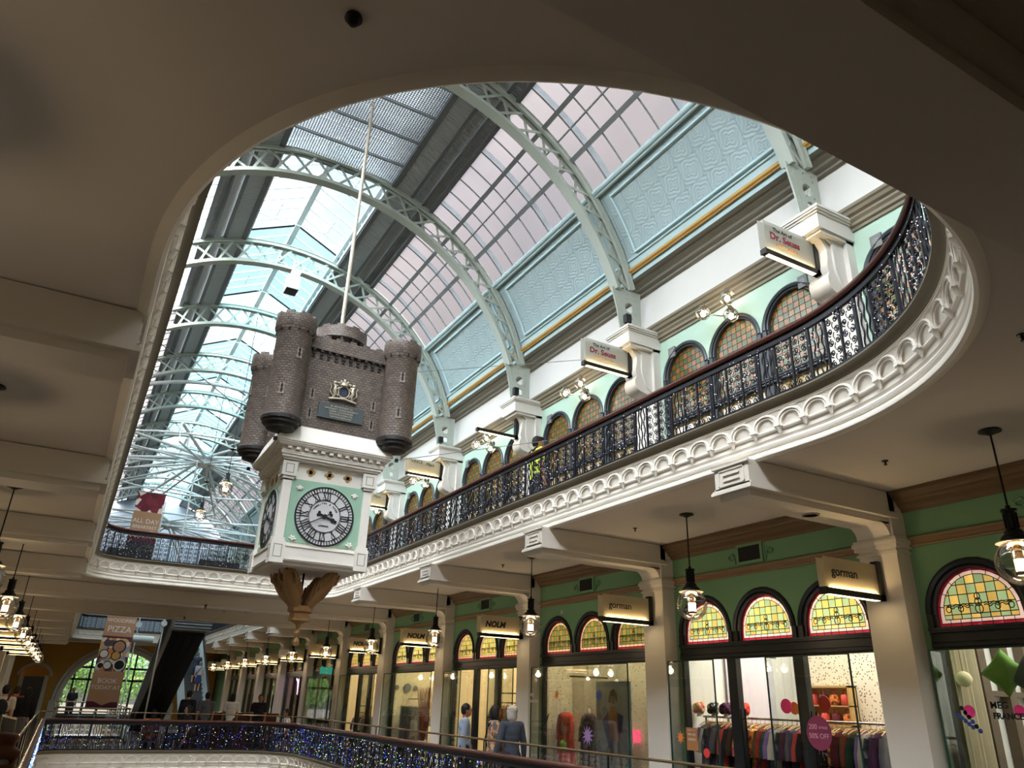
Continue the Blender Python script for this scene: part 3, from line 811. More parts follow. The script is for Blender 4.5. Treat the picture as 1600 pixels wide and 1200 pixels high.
# ---------------------------------------------------------------- vault
RC, ZC0 = 5.2, 7.78
def V(ang, y, R=RC): a = math.radians(ang); return (3+R*cos(a), y, ZC0+R*sin(a))
def vault_strip(name, a0, a1, mat, mirror, y0=-3.2, y1=YEND, n=8, R=RC, kind_parent=None):
    mb = MB(mirror); vs = []
    for i in range(n+1):
        a = a0+(a1-a0)*i/n; vs += [V(a, y0, R), V(a, y1, R)]
    mb.mesh(vs, [(2*i, 2*i+1, 2*i+3, 2*i+2) for i in range(n)])
    return mb
for mirror, side in ((False, 'right'), (True, 'left')):
    struct('ceiling_vault_%s_tiles' % side, vault_strip('', 20.9, 37.4, MAT['tile'], mirror), MAT['tile'], smooth=60, origin=(3, 0, ZC0), solid=False)
    struct('ceiling_vault_%s_band' % side, vault_strip('', 16.3, 20.9, None, mirror), MAT['pale'], smooth=60, solid=False)
    mb = MB(mirror)
    for a, r in ((18.1, .045), (17.55, .018)):
        p0, p1 = V(a, -3.2, 5.17), V(a, YEND, 5.17); mb.cyl(p0, p1, r, n=10)
    struct('trim_gold_%s' % side, mb, MAT['gold'], smooth=60)
    # raised border of every tiled panel, ledge under the glass
    mb = MB(mirror)
    for y in PY[1:-1]:
        ya, yb = y+.38, y+BAY-.38
        mb.bar(V(21.2, ya, 5.18), V(21.2, yb, 5.18), .05, .05); mb.bar(V(34.6, ya, 5.18), V(34.6, yb, 5.18), .05, .05)
        for yy in (ya, yb):
            mb.tube([V(21.2+13.4*i/8, yy, 5.18) for i in range(9)], .03, 6)
    for a, w in ((36.6, .05), (37.4, .09)): mb.cyl(V(a, -3.2, 5.15), V(a, YEND, 5.15), w*.7, n=8)
    mb.cyl(V(20.3, -3.2, 5.19), V(20.3, YEND, 5.19), .02, n=6)
    struct('trim_panel_border_%s' % side, mb, MAT['pale'], smooth=50)
    # glazed zone: one window per bay
    for k, y in enumerate(PY[1:-1]):
        if y > YEND-4: continue
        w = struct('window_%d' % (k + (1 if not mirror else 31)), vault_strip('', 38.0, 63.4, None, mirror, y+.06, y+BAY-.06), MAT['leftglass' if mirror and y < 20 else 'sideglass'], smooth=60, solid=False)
        mb = MB(mirror)
        for i in range(1, 8):
            yy = y + BAY*i/8
            mb.tube([V(38+25.4*j/8, yy, 5.17) for j in range(9)], .017, 5)
        for a, r in ((51.3, .022),): mb.cyl(V(a, y, 5.15), V(a, y+BAY, 5.15), r, n=6)
        for a in (46.2, 55.6): mb.bar(V(a, y, 5.13), V(a, y+BAY, 5.13), .09, .07, V(a, 0, 1.) if False else (cos(math.radians(a)), 0, sin(math.radians(a))))
        mb.build('glazing_bars', MAT['steel'], w, smooth=40)
        if not mirror:
            mb = MB()
            for i in (3, 7):
                yy = y+BAY*i/8-.02
                for q in range(8): a, b = 38.2+25*q/8, 38.2+25*(q+1)/8; mb.mesh([V(a, yy, 5.185), V(a, yy-.12, 5.185), V(b, yy-.12, 5.185), V(b, yy, 5.185)], [(0,1,2,3)])
            mb.build('clear_strip', MAT['stripglass'], w, solid=False)
    # gutter zone between glass and lantern
    struct('ceiling_duct_%s' % side, vault_strip('', 69.8, 75.2, None, mirror, R=5.13), MAT['corr'], smooth=60, solid=False)
    struct('ceiling_soffit_%s' % side, vault_strip('', 63.2, 69.8, None, mirror, R=5.24), MAT['corrdark'], smooth=60, solid=False)
    mb = MB(mirror)
    for a, r in ((63.6, .06), (66.3, .045), (69.8, .05), (75.2, .075)): mb.bar(V(a, -3.2, 5.16), V(a, YEND, 5.16), r*1.6, r*1.6)
    struct('trim_gutter_rail_%s' % side, mb, MAT['darksteel'])
# lantern: glazed ridge light on the crown, first bays closed by a flat screen of perforated sheet
def lantern():
    YS = 14.1
    mb = MB(); mb.box(1.72, 4.28, -3.2, YS, 12.84, 12.86); struct('ceiling_screen', mb, MAT['mesh'])
    mb = MB()
    y = YS
    while y > -3: mb.box(1.72, 4.28, y-.02, y+.02, 12.79, 12.84); y -= .88
    struct('trim_screen_joint', mb, MAT['steel'])
    for k in range(len(PY)):
        y = PY[k]
        if y < 12 or y > YEND-4: continue
        y0, y1 = (max(y, YS), y+BAY)
        g = MB(); g.mesh([(1.78, y0, 13.12), (1.78, y1, 13.12), (3, y1, 13.72), (3, y0, 13.72), (4.22, y0, 13.12), (4.22, y1, 13.12)], [(0,1,2,3), (3,2,5,4)])
        g.mesh([(1.74, y0, 12.82), (1.74, y1, 12.82), (1.74, y1, 13.12), (1.74, y0, 13.12)], [(0,1,2,3)])
        g.mesh([(4.26, y0, 12.82), (4.26, y1, 12.82), (4.26, y1, 13.12), (4.26, y0, 13.12)], [(0,1,2,3)])
        w = struct('window_%d' % (61+k), g, MAT['tealglass'] if k % 2 else MAT['clearglass'], solid=False)
        mb = MB(); n = 8
        for i in range(n+1):
            yy = y0+(y1-y0)*i/n
            for a, b in (((1.78, yy, 13.10), (3, yy, 13.70)), ((4.22, yy, 13.10), (3, yy, 13.70))): mb.bar(a, b, .03, .045)
            for xx in (1.74, 4.26): mb.bar((xx, yy, 12.82), (xx, yy, 13.12), .03, .03)
        mb.box(2.93, 3.07, y0, y1, 13.62, 13.72); mb.box(1.70, 1.82, y0, y1, 13.05, 13.15); mb.box(4.18, 4.30, y0, y1, 13.05, 13.15)
        mb.box(1.66, 1.78, y0, y1, 12.76, 12.86); mb.box(4.22, 4.34, y0, y1, 12.76, 12.86)
        for yy in (y0+1.1, y0+3.1):                        # wind-open casement rods and ties
            mb.cyl((1.8, yy, 13.05), (4.2, yy, 13.05), .012, n=6)
            for xx in (2.3, 3.7): mb.cyl((xx, yy-.5, 13.2), (xx, yy+.4, 13.32), .012, n=6)
        mb.build('glazing_bars', MAT['trusswhite'], w, smooth=40)
    # boards added above the screen to break daylight into bright and dim patches
    mb = MB(); mb.box(3.95, 4.5, -3.2, YS, 13.3, 13.34)
    for a, b in ((9.4, 9.6), (10.55, 10.7), (11.35, 11.42), (12.0, 12.3), (13.2, 13.27), (8.0, 8.2), (5.9, 6.2), (3.4, 3.8)): mb.box(1.5, 3.96, a, b, 13.3, 13.34)
    mb.box(2.66, 2.74, -3.2, YS, 13.26, 13.30); struct('ceiling_shade_boards', mb, MAT['white'])
    # stepped end piece where the lantern meets the screen
    mb = MB(); mb.poly([[(1.75, 12.86), (4.25, 12.86), (4.25, 13.15), (3, 13.76), (1.75, 13.15)]], lambda u, v: (u, YS, v), (0, .03, 0))
    struct('wall_lantern_end', mb, MAT['pale'])
lantern()

# ---------------------------------------------------------------- far end, near end, ground
ARCH_END = [(3+2.75*cos(PI*i/24), .9+2.75*sin(PI*i/24)) for i in range(25)]
mb = MB(); mb.poly([[(-2.45, 0), (8.45, 0), (8.45, 4.09), (-2.45, 4.09)], [(5.75, .05)] + ARCH_END + [(.25, .05)], [(-1.95, .02), (-.55, .02)] + [(-1.25+.7*cos(PI*i/12), 2.2+.5*sin(PI*i/12)) for i in range(13)]],
        lambda u, v: (u, YEND, v), (0, .3, 0))
OCH = M('ochre_end_wall', srgb(188, 140, 62), .8, noise=.08)
struct('wall_end', mb, OCH)
mb = MB()
for r, w in ((2.9, .16), (3.12, .09)):
    mb.tube([(3+r*cos(PI*i/24), YEND-.05, .9+r*sin(PI*i/24)) for i in range(25)], w, 6)
for x in (.0, 6.): mb.box(x-.25, x+.25, YEND-.25, YEND, 0, .95)
mb.tube([(-1.25+.8*cos(PI*i/12), YEND-.03, 2.2+.6*sin(PI*i/12)) for i in range(13)], .09, 6)
mb.box(-1.95, -1.75, YEND-.05, YEND+.1, 0, 2.2); mb.box(-.75, -.55, YEND-.05, YEND+.1, 0, 2.2)
struct('trim_end_arch', mb, MAT['cream'], smooth=40)
mb = MB()
for i in range(7): 
    x = .7+4.6*i/6; h = .9+sqrt(max(0, 2.75**2-(x-3)**2)); mb.box(x-.05, x+.05, YEND+.1, YEND+.2, 0, h)
for z in (2.1, 2.75): mb.box(.3, 5.7, YEND+.1, YEND+.2, z-.06, z+.06)
mb.box(.25, 5.75, YEND+.08, YEND+.14, 0, .3)
w = struct('window_90', mb, MAT['frame'])
mb = MB(); mb.mesh([(.25, YEND+.15, 0), (5.75, YEND+.15, 0), (5.75, YEND+.15, 3.7), (.25, YEND+.15, 3.7)], [(0,1,2,3)])
mb.build('pane', GL('dark_street_glass', (.34, .36, .34), .2, .03, .03), w)
mb = MB(); mb.poly([[(-2.45, 4.1), (8.45, 4.1), (8.45, 9.2)] + [V(a, 0)[0::2] for a in range(17, 90, 6)] + [V(a, 0)[0::2] for a in range(95, 165, 6)] + [(-2.45, 9.2)], ] if True else [],
        lambda u, v: (u, YEND, v), (0, .2, 0))
struct('wall_end_upper', mb, M('end_gable_paint', srgb(150,158,168), .7))
struct('wall_near', MB().box(-3, 9, -3.4, -3.2, -4.9, 13.8), MAT['cream'])
struct('floor_outside', MB().box(-30, 40, YEND+.3, YEND+60, -.2, -.05), MAT['floor'])
# closed outer shell behind the shops, so that daylight only enters through the roof and the far window
for nm, x0, x1 in (('wall_outer_right', 11.6, 11.9), ('wall_outer_left', -5.9, -5.6)):
    struct(nm, MB().box(x0, x1, -3.6, YEND+.3, -4.9, 8.2), MAT['cream'])
for nm, x0, x1 in (('ceiling_shops_right', 8.5, 11.9), ('ceiling_shops_left', -5.9, -2.5)):
    struct(nm, MB().box(x0, x1, -3.6, YEND+.3, 8.08, 8.2), MAT['cream'])
    struct(nm.replace('ceiling', 'wall_end'), MB().box(x0-.1, x1, YEND, YEND+.3, -4.9, 8.2), MAT['cream'])
    struct(nm.replace('ceiling', 'wall_near'), MB().box(x0-.1, x1, -3.6, -3.2, -4.9, 8.2), MAT['cream'])

OCL = M('ochre_doorway', srgb(206, 150, 60), .7, noise=.06)
struct('wall_end_recess', MB().box(-2.1, -.4, YEND+.35, YEND+.5, 0, 3.0), OCL)
struct('door_200', MB().box(-1.75, -.75, YEND+.28, YEND+.36, 0, 2.15), MAT['frame'])
# ---------------------------------------------------------------- lattice roof arches
def truss_proto():
    NAMES = {}
    RO, ZO, RI, ZI = 5.10, 7.78, 4.90, 7.37
    def po(x):  # outer chord height
        return ZO + sqrt(max(0, RO*RO-(x-3)**2))
    ao = [math.asin((9.0-ZO)/RO)]; a0 = ao[0]
    root = thing('roof_truss', '', 'truss', (0, 0, 0))
    def O(t): a = a0 + (PI-2*a0)*t; return Vector((3+RO*cos(a), 0, ZO+RO*sin(a)))
    b0 = math.asin((8.95-ZI)/RI)
    def I(t): b = b0 + (PI-2*b0)*t; return Vector((3+RI*cos(b), 0, ZI+RI*sin(b)))
    n = 48
    for nm, fn, h in (('outer_chord', O, .05), ('inner_chord', I, .045)):
        mb = MB()
        for sy in (-.09, .03): 
            vs = []; 
            for i in range(n+1):
                p = fn(i/n); d = (p-Vector((3, 0, ZO))).normalized()
                for e, yy in ((-h, sy), (h, sy), (h, sy+.06), (-h, sy+.06)): vs.append(p+d*e*.9+Vector((0, yy, 0)))
            mb.mesh(vs, [(4*i+k, 4*i+(k+1)%4, 4*i+4+(k+1)%4, 4*i+4+k) for i in range(n) for k in range(4)] + [(0,1,2,3), (4*n+3,4*n+2,4*n+1,4*n)])
        vs = []                      # flange plate
        for i in range(n+1):
            p = fn(i/n); d = (p-Vector((3, 0, ZO))).normalized(); q = p+d*(h if nm == 'outer_chord' else -h)
            for e, yy in ((-.008, -.11), (.008, -.11), (.008, .11), (-.008, .11)): vs.append(q+d*e+Vector((0, yy, 0)))
        mb.mesh(vs, [(4*i+k, 4*i+(k+1)%4, 4*i+4+(k+1)%4, 4*i+4+k) for i in range(n) for k in range(4)])
        mb.build(nm, MAT['truss'], root, smooth=30)
    mb = MB(); N = 26
    for i in range(N):
        a, b, c, d = O(i/N), O((i+1)/N), I(i/N), I((i+1)/N)
        for p, q, yy in ((a, d, -.03), (c, b, .03)):
            mb.bar(p+Vector((0, yy, 0)), q+Vector((0, yy, 0)), .056, .014, (0, 1, 0))
    for i in range(0, N+1, 3):
        pass
    mb.build('lattice', MAT['truss'], root)
    for s_ in (0, 1):
        mb = MB(); t = 0 if s_ == 0 else 1
        sg = -1 if s_ == 0 else 1
        X = lambda x: x if s_ == 0 else 6-x
        def circ(cx, cz, r, m=16): return [(X(cx+r*cos(2*PI*i/m)), cz+r*sin(2*PI*i/m)) for i in range(m)]
        outl = [(X(7.80), 8.1), (X(8.10), 8.1), (X(8.10), 9.0), (X(7.64), 8.98), (X(7.74), 8.5)]
        mb.poly([outl, circ(7.925, 8.62, .105), circ(7.95, 8.34, .075), circ(7.95, 8.17, .04, 10)], lambda u, v: (u, -.02, v), (0, .04, 0))
        for (x0, z0), (x1, z1) in (((7.80, 8.1), (7.74, 8.5)), ((7.74, 8.5), (7.62, 9.0)), ((8.10, 8.1), (8.10, 9.0))):
            mb.bar((X(x0), 0, z0), (X(x1), 0, z1), .2, .03, (0, 1, 0))
        mb.box(min(X(7.72), X(8.16)), max(X(7.72), X(8.16)), -.15, .15, 8.08, 8.11)
        for zz in (8.2, 8.5, 8.8, 8.9):
            for xx in (7.87, 8.05): mb.sphere((X(xx), -.03, zz), .015, 6, 4)
        mb.build('foot_plate', MAT['truss'], root)
    return root
tr = truss_proto()
for k, y in enumerate([yy for yy in PY if 1 < yy < YEND-1]):
    lab = '%s pale grey-green lattice roof arch, counting from the dark overhead beam' % ORD[k]
    if k == 0: tr.location = (0, y, 0); tag(tr, lab, None, 'lattice roof arches')
    else: dup(tr, (0, y, 0), 0, lab, 'lattice roof arches')

# ---------------------------------------------------------------- white spoked bracing wheels further down the roof
def spoke_wheel(y, z, R, label):
    r = thing('spoke_brace', label, 'bracing', (3, y, z))
    mb = MB(); mb.cyl((0,0,-.18), (0,0,.18), .2, n=16); mb.cyl((0,0,-.3), (0,0,-.18), .1, .2, 16); mb.build('hub', MAT['trusswhite'], r, smooth=40)
    for i in range(12):
        a = 2*PI*(i+.5)/12; rr = R if abs(cos(a)) > .4 else R*1.1
        rr = min(rr, 4.75/max(.2, abs(cos(a)))); rr = min(rr, 5.2/max(.2, abs(sin(a))))
        mb = MB(); e = (rr*cos(a), rr*sin(a), -.35); l = (rr*cos(a), rr*sin(a), -.95)
        mb.cyl((.15*cos(a), .15*sin(a), .1), e, .06, .045, 8); mb.cyl((.15*cos(a), .15*sin(a), -.15), l, .04, .03, 8)
        for f in (.72, 1.): mb.cyl((e[0]*f, e[1]*f, .1-.45*f), (l[0]*f, l[1]*f, -.15-.8*f), .018, n=6)
        mb.cyl((e[0]*.45, e[1]*.45, -.1), (l[0]*.72, l[1]*.72, -.73), .014, n=6)
        mb.build('spoke', MAT['trusswhite'], r, smooth=40)
    mb = MB(); mb.tube([(4.5*cos(2*PI*i/40), 4.5*sin(2*PI*i/40), -.40) for i in range(40)], .04, 8, True); mb.build('ring', MAT['trusswhite'], r, smooth=40)
    return r
spoke_wheel(29.7, 9.8, 6.5, 'white spoked steel brace spanning the roof, nearer and higher of two')
spoke_wheel(40.5, 9.3, 6.5, 'white spoked steel brace behind the brown banner, farther and lower of two')
mb = MB()
for sx in (-1, 1):
    for yy in (27.2, 44.5): mb.tube([(3+sx*4.95*cos(PI/2*i/12), yy, 8.4+3.6*sin(PI/2*i/12)) for i in range(13)], .07, 6)
mb.build('trim_dome_arch', MAT['trusswhite'], kind='structure')

# ---------------------------------------------------------------- hanging castle clock
CX, CY = 2.93, 11.70
clk = thing('castle_clock', 'hanging clock with white dial case under a dark brick castle, carried on a pale pole', 'clock', (CX, CY, 2.6))
def cz(z): return z-2.6
H = .73
mb = MB(); mb.cyl((.05, .05, cz(6.9)), (.07, .05, cz(12.84)), .034, n=12); mb.build('pole', M('pale_pole', srgb(186, 176, 158), .4, .2), clk, smooth=40)
# case
mb = MB()
mb.box(-H+.08, H-.08, -H+.08, H-.08, cz(3.42), cz(4.9))
mb.box(-H+.03, H-.03, -H+.03, H-.03, cz(3.38), cz(3.61))
mb.box(-H+.09, H-.09, -H+.09, H-.09, cz(3.33), cz(3.39))
mb.box(-H+.09, H-.09, -H+.09, H-.09, cz(4.60), cz(4.87))
for z in (3.40, 3.585):
    mb.box(-H+.22, H-.22, -H+.015, H-.015, cz(z), cz(z+.015)); mb.box(-H+.015, H-.015, -H+.22, H-.22, cz(z), cz(z+.015))
for sx in (-1, 1):
    for sy in (-1, 1):
        cx, cy = sx*(H-.105), sy*(H-.105)
        mb.box(cx-.1, cx+.1, cy-.1, cy+.1, cz(3.34), cz(3.66))
        mb.box(cx-.085, cx+.085, cy-.085, cy+.085, cz(3.66), cz(3.70))
        mb.box(cx-.066, cx+.066, cy-.066, cy+.066, cz(3.66), cz(4.62))
        for q in range(5): mb.box(cx-.066-.008*q, cx+.066+.008*q, cy-.066-.008*q, cy+.066+.008*q, cz(4.56+.015*q), cz(4.58+.015*q))
        mb.box(cx-.11, cx+.11, cy-.11, cy+.11, cz(4.62), cz(4.84))
        mb.box(cx-.085, cx+.085, cy-.085, cy+.085, cz(4.58), cz(4.63))
case = mb.build('case', MAT['clockwhite'], clk)
mb = MB()
for sx in (-1, 1):
    for sy in (-1, 1):
        cx, cy = sx*(H-.105), sy*(H-.105)
        for (z0, z1, e) in ((3.42, 3.60, .1), (4.66, 4.80, .11)):
            w = .06
            for (u0, u1, v0, v1) in ((-w, w, z0, z0+.008), (-w, w, z1-.008, z1), (-w, -w+.008, z0, z1), (w-.008, w, z0, z1)):
                mb.box(cx+u0, cx+u1, cy-e-.002, cy+e+.002, cz(v0), cz(v1)); mb.box(cx-e-.002, cx+e+.002, cy+u0, cy+u1, cz(v0), cz(v1))
mb.build('panel_line', MAT['grey'], case)
# mint spandrel panels on all four faces
def face_frames():
    for k in range(4): yield Matrix.Rotation(k*PI/2, 4, 'Z'), k
for Rm, k in face_frames():
    mb = MB(); t = MB(); t.box(-H+.16, H-.16, -H+.065, -H+.085, cz(3.66), cz(4.60)); mb.add(t, Rm)
    mb.build('mint_panel', MAT['clockmint'], case)
# cornice
mb = MB()
for z0, z1, e in ((4.86, 4.89, .02), (4.89, 4.93, .05), (4.93, 4.955, .07), (4.955, 4.975, .075), (4.975, 5.0, .06), (5.0, 5.045, .07), (5.045, 5.06, .13), (5.06, 5.085, .145), (5.085, 5.11, .165), (5.11, 5.13, .18)):
    mb.box(-H-e, H+e, -H-e, H+e, cz(z0), cz(z1))
n = 12
for i in range(n):
    u = -H-.03+(2*H+.06)*(i+.5)/n
    mb.box(u-.03, u+.03, -H-.12, H+.12, cz(5.0), cz(5.042)); mb.box(-H-.12, H+.12, u-.03, u+.03, cz(5.0), cz(5.042))
e0, e1 = H+.18, .88
mb.mesh([(-e0,-e0,cz(5.13)), (e0,-e0,cz(5.13)), (e0,e0,cz(5.13)), (-e0,e0,cz(5.13)), (-e1+.06,-e1+.06,cz(5.38)), (e1-.06,-e1+.06,cz(5.38)), (e1-.06,e1-.06,cz(5.38)), (-e1+.06,e1-.06,cz(5.38))],
        [(0,1,5,4), (1,2,6,5), (2,3,7,6), (3,0,4,7), (4,5,6,7)])
mb.build('cornice', MAT['clockwhite'], clk)
# quatrefoils on the frieze
for Rm, k in face_frames():
    for u in (-.29, .0, .29):
        t = MB(); z = cz(4.735)
        for a in range(4): t.cyl((u+.036*cos(a*PI/2), -H+.092, z+.036*sin(a*PI/2)), (u+.036*cos(a*PI/2), -H+.074, z+.036*sin(a*PI/2)), .034, n=12)
        t.obox((u, -H+.083, z), (.05, .018, .05), Matrix.Rotation(PI/4, 3, 'Y'))
        mb = MB(); mb.add(t, Rm); mb.build('quatrefoil', MAT['quat'], clk)
# dials
GLY = {'I': [((0, 0), (0, 1), .26)], 'V': [((-.42, 1), (0, 0), .26), ((.42, 1), (0, 0), .14)], 'X': [((-.42, 1), (.42, 0), .26), ((.42, 1), (-.42, 0), .12)]}
ROM = ['XII', 'I', 'II', 'III', 'IIII', 'V', 'VI', 'VII', 'VIII', 'IX', 'X', 'XI']
def dial(Rm, k):
    zc = cz(4.09); y0 = -H+.064
    def T(mb): m2 = MB(); m2.add(mb, Rm); return m2
    t = MB(); t.cyl((0, y0, zc), (0, y0-.014, zc), .452, n=64); d = T(t).build('dial', MAT['dialwhite'], clk, smooth=40)
    t = MB(); yy = y0-.016
    def ring(r0, r1): 
        t.poly([[(r1*cos(2*PI*i/64), r1*sin(2*PI*i/64)) for i in range(64)], [(r0*cos(2*PI*i/64), r0*sin(2*PI*i/64)) for i in range(64)]], lambda u, v: (u, yy, zc+v), (0, -.004, 0))
    ring(.428, .452); ring(.368, .378); ring(.236, .246)
    for i in range(60):
        a = 2*PI*i/60; w = .012 if i % 5 else .02
        t.obox((.402*sin(a), yy-.001, zc+.402*cos(a)), (w, .004, .05), Matrix.Rotation(a, 3, 'Y'))
    for i, s_ in enumerate(ROM):
        a = 2*PI*i/12; h = .105; W = {'I': .034, 'V': .062, 'X': .062}; tot = sum(W[c] for c in s_); x = -tot/2
        R3 = Matrix.Rotation(a, 3, 'Y'); rc = Vector((.307*sin(a), yy-.001, zc+.307*cos(a)))
        for c in s_:
            xc = x+W[c]/2; x += W[c]
            for (p, q, wd) in GLY[c]:
                p0 = Vector((xc+p[0]*W[c], 0, (p[1]-.5)*h)); p1 = Vector((xc+q[0]*W[c], 0, (q[1]-.5)*h))
                t.bar(rc+R3@p0, rc+R3@p1, .004, wd*.062, R3@Vector((1, 0, 0)))
            for zz in (-.5, .5): t.obox(rc+R3@Vector((xc, 0, zz*h)), (W[c]*.92, .004, .008), R3)
    T(t).build('numeral_ring', MAT['dialblack'], d)
    for nm, ang, L in (('hour_hand', 110., .20), ('minute_hand', 240., .33)):
        a = math.radians(ang); t = MB(); yy2 = yy-.012 if nm == 'hour_hand' else yy-.022
        dv = Vector((sin(a), 0, cos(a))); c0 = Vector((0, yy2, zc)); w = .03 if nm == 'hour_hand' else .014
        t.bar(c0-dv*.10, c0+dv*L, .006, w, (0, 1, 0) if False else dv.cross(Vector((0, 1, 0))))
        t.cyl(c0+Vector((0, .006, 0)), c0-Vector((0, .006, 0)), .032, n=16)
        if nm == 'hour_hand':
            for f, r in ((.68, .034), (.9, .022)): t.cyl(c0+dv*L*f+Vector((0, .004, 0)), c0+dv*L*f-Vector((0, .004, 0)), r, n=10)
        for sgn in (-1, 1):
            q = dv.cross(Vector((0, 1, 0)))*sgn; t.cyl(c0-dv*.10+q*.02+Vector((0, .004, 0)), c0-dv*.10+q*.02-Vector((0, .004, 0)), .022, n=10)
        T(t).build(nm, MAT['dialblack'], d)
    for sx in (-1, 1):                                   # carved leaf in each spandrel
        for sz in (-1, 1):
            t = MB(); b = Vector((sx*.43, y0-.004, zc+sz*.40))
            for q in range(4):
                a = math.radians(200+q*45) ; t.sphere(b+Vector((sx*.035*cos(a), -.004, sz*.04*sin(a))), .03, 8, 5, (1.0, .4, .55), Matrix.Rotation(-a*sx*sz, 3, 'Y'))
            t.sphere(b, .022, 8, 5, (1, .6, 1)); T(t).build('spandrel_leaf', MAT['clockwhite'], d, smooth=60)
    return d
for Rm, k in face_frames(): dial(Rm, k)
# castle
cas = MB(); cas.box(-.80, .80, -.80, .80, cz(5.37), cz(6.72)); cas.box(-.86, .86, -.86, .86, cz(6.70), cz(6.92))
for i in range(12):
    u = -.62+1.24*i/11
    if i % 2 == 0:
        for s_ in (-1, 1):
            cas.box(u-.05, u+.06, s_*.83-.03, s_*.83+.03, cz(6.92), cz(6.955)); cas.box(s_*.83-.03, s_*.83+.03, u-.05, u+.06, cz(6.92), cz(6.955))
walls = cas.build('castle_wall', MAT['brick'], clk)
def piece_mesh(mb):
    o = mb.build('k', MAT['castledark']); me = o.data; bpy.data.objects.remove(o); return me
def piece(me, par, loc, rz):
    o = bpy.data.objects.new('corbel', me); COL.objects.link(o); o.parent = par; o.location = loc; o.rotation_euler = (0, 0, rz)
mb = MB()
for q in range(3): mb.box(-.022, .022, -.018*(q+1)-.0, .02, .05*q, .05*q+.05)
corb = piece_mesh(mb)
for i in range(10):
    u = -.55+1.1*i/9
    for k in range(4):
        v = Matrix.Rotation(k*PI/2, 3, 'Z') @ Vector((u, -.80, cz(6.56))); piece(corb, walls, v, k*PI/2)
def slit(Rm, u, z, dep, par):
    t = MB(); t.obox((u, -dep-.002, cz(z)), (.026, .012, .125)); t.cyl((u, -dep+.004, cz(z)+.062), (u, -dep-.008, cz(z)+.062), .013, n=8)
    mb = MB(); mb.add(t, Rm); w = mb.build('arrow_slit', MAT['black'], par)
    t = MB()
    for sx in (-1, 1):
        for q in range(5): t.obox((u+sx*.026, -dep-.004, cz(z)-.055+.03*q), (.02 if q % 2 else .03, .016, .024))
    t.obox((u, -dep-.004, cz(z)-.078), (.075, .016, .02))
    mb = MB(); mb.add(t, Rm); mb.build('slit_surround', M('slit_stone', srgb(138, 126, 120), .5) if 'slit_stone' not in bpy.data.materials else bpy.data.materials['slit_stone'], w)
for Rm, k in face_frames():
    for u, z in ((-.48, 5.62), (.52, 5.62), (-.48, 5.95), (.52, 5.95)): slit(Rm, u, z, .80, walls)
def tower(x, y, k):
    tb = MB(); tb.lathe([(.0, 7.02), (.245, 7.02), (.245, 7.06), (.315, 7.06), (.315, 6.86), (.27, 6.80), (.268, 5.42), (.27, 5.40)], 40)
    for i in range(8):
        a = 2*PI*(i+.25)/8; tb.obox((.285*cos(a), .285*sin(a), 7.08), (.05, .13, .04), Matrix.Rotation(a, 3, 'Z'))
    o = bpy.data.objects  # local heights are absolute, so sink the origin
    t = tb.build('tower', MAT['brickt'], clk, smooth=50, loc=(x, y, -2.6))
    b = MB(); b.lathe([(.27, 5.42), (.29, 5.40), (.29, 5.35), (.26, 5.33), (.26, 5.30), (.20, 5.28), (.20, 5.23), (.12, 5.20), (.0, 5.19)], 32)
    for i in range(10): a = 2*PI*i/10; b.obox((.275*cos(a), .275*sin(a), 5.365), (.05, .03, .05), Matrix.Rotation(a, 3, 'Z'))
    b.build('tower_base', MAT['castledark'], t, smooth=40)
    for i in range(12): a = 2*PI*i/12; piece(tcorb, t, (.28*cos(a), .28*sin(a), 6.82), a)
    outw = math.atan2(y, x)
    for a, z in ((outw-1.0, 6.42), (outw+1.0, 6.42), (outw-1.05, 5.80), (outw+.35, 5.80)):
        R3 = Matrix.Rotation(a, 3, 'Z'); b, c = MB(), MB()
        b.obox((.268*cos(a), .268*sin(a), z), (.012, .03, .13), R3)
        for s_ in (-1, 1):
            for q in range(5): c.obox(R3 @ Vector((.268, s_*.028, 0)) + Vector((0, 0, z-.06+.032*q)), (.018, .018 if q % 2 else .03, .026), R3)
        c.obox(R3 @ Vector((.27, 0, 0)) + Vector((0, 0, z-.085)), (.02, .09, .022), R3)
        w = b.build('arrow_slit', MAT['black'], t); c.build('slit_surround', bpy.data.materials['slit_stone'], w)
tcorb = piece_mesh(MB().obox((0, 0, 0), (.05, .025, .05)))
for k, (sx, sy) in enumerate(((-1,-1), (1,-1), (1,1), (-1,1))): tower(sx*.9, sy*.9, k)
kb = MB(); kb.lathe([(.0, 7.40), (.37, 7.40), (.37, 7.42), (.44, 7.42), (.44, 7.22), (.35, 7.215), (.345, 7.1), (.345, 6.5)], 48)
for i in range(10): a = 2*PI*i/10; kb.obox((.405*cos(a), .405*sin(a), 7.435), (.06, .14, .035), Matrix.Rotation(a, 3, 'Z'))
kp = kb.build('keep', MAT['brickk'], clk, smooth=50, loc=(.05, -.05, -2.6))
kcorb = piece_mesh(MB().obox((0, 0, 0), (.08, .035, .06)))
for i in range(14): a = 2*PI*i/14; piece(kcorb, kp, (.385*cos(a), .385*sin(a), 7.185), a)
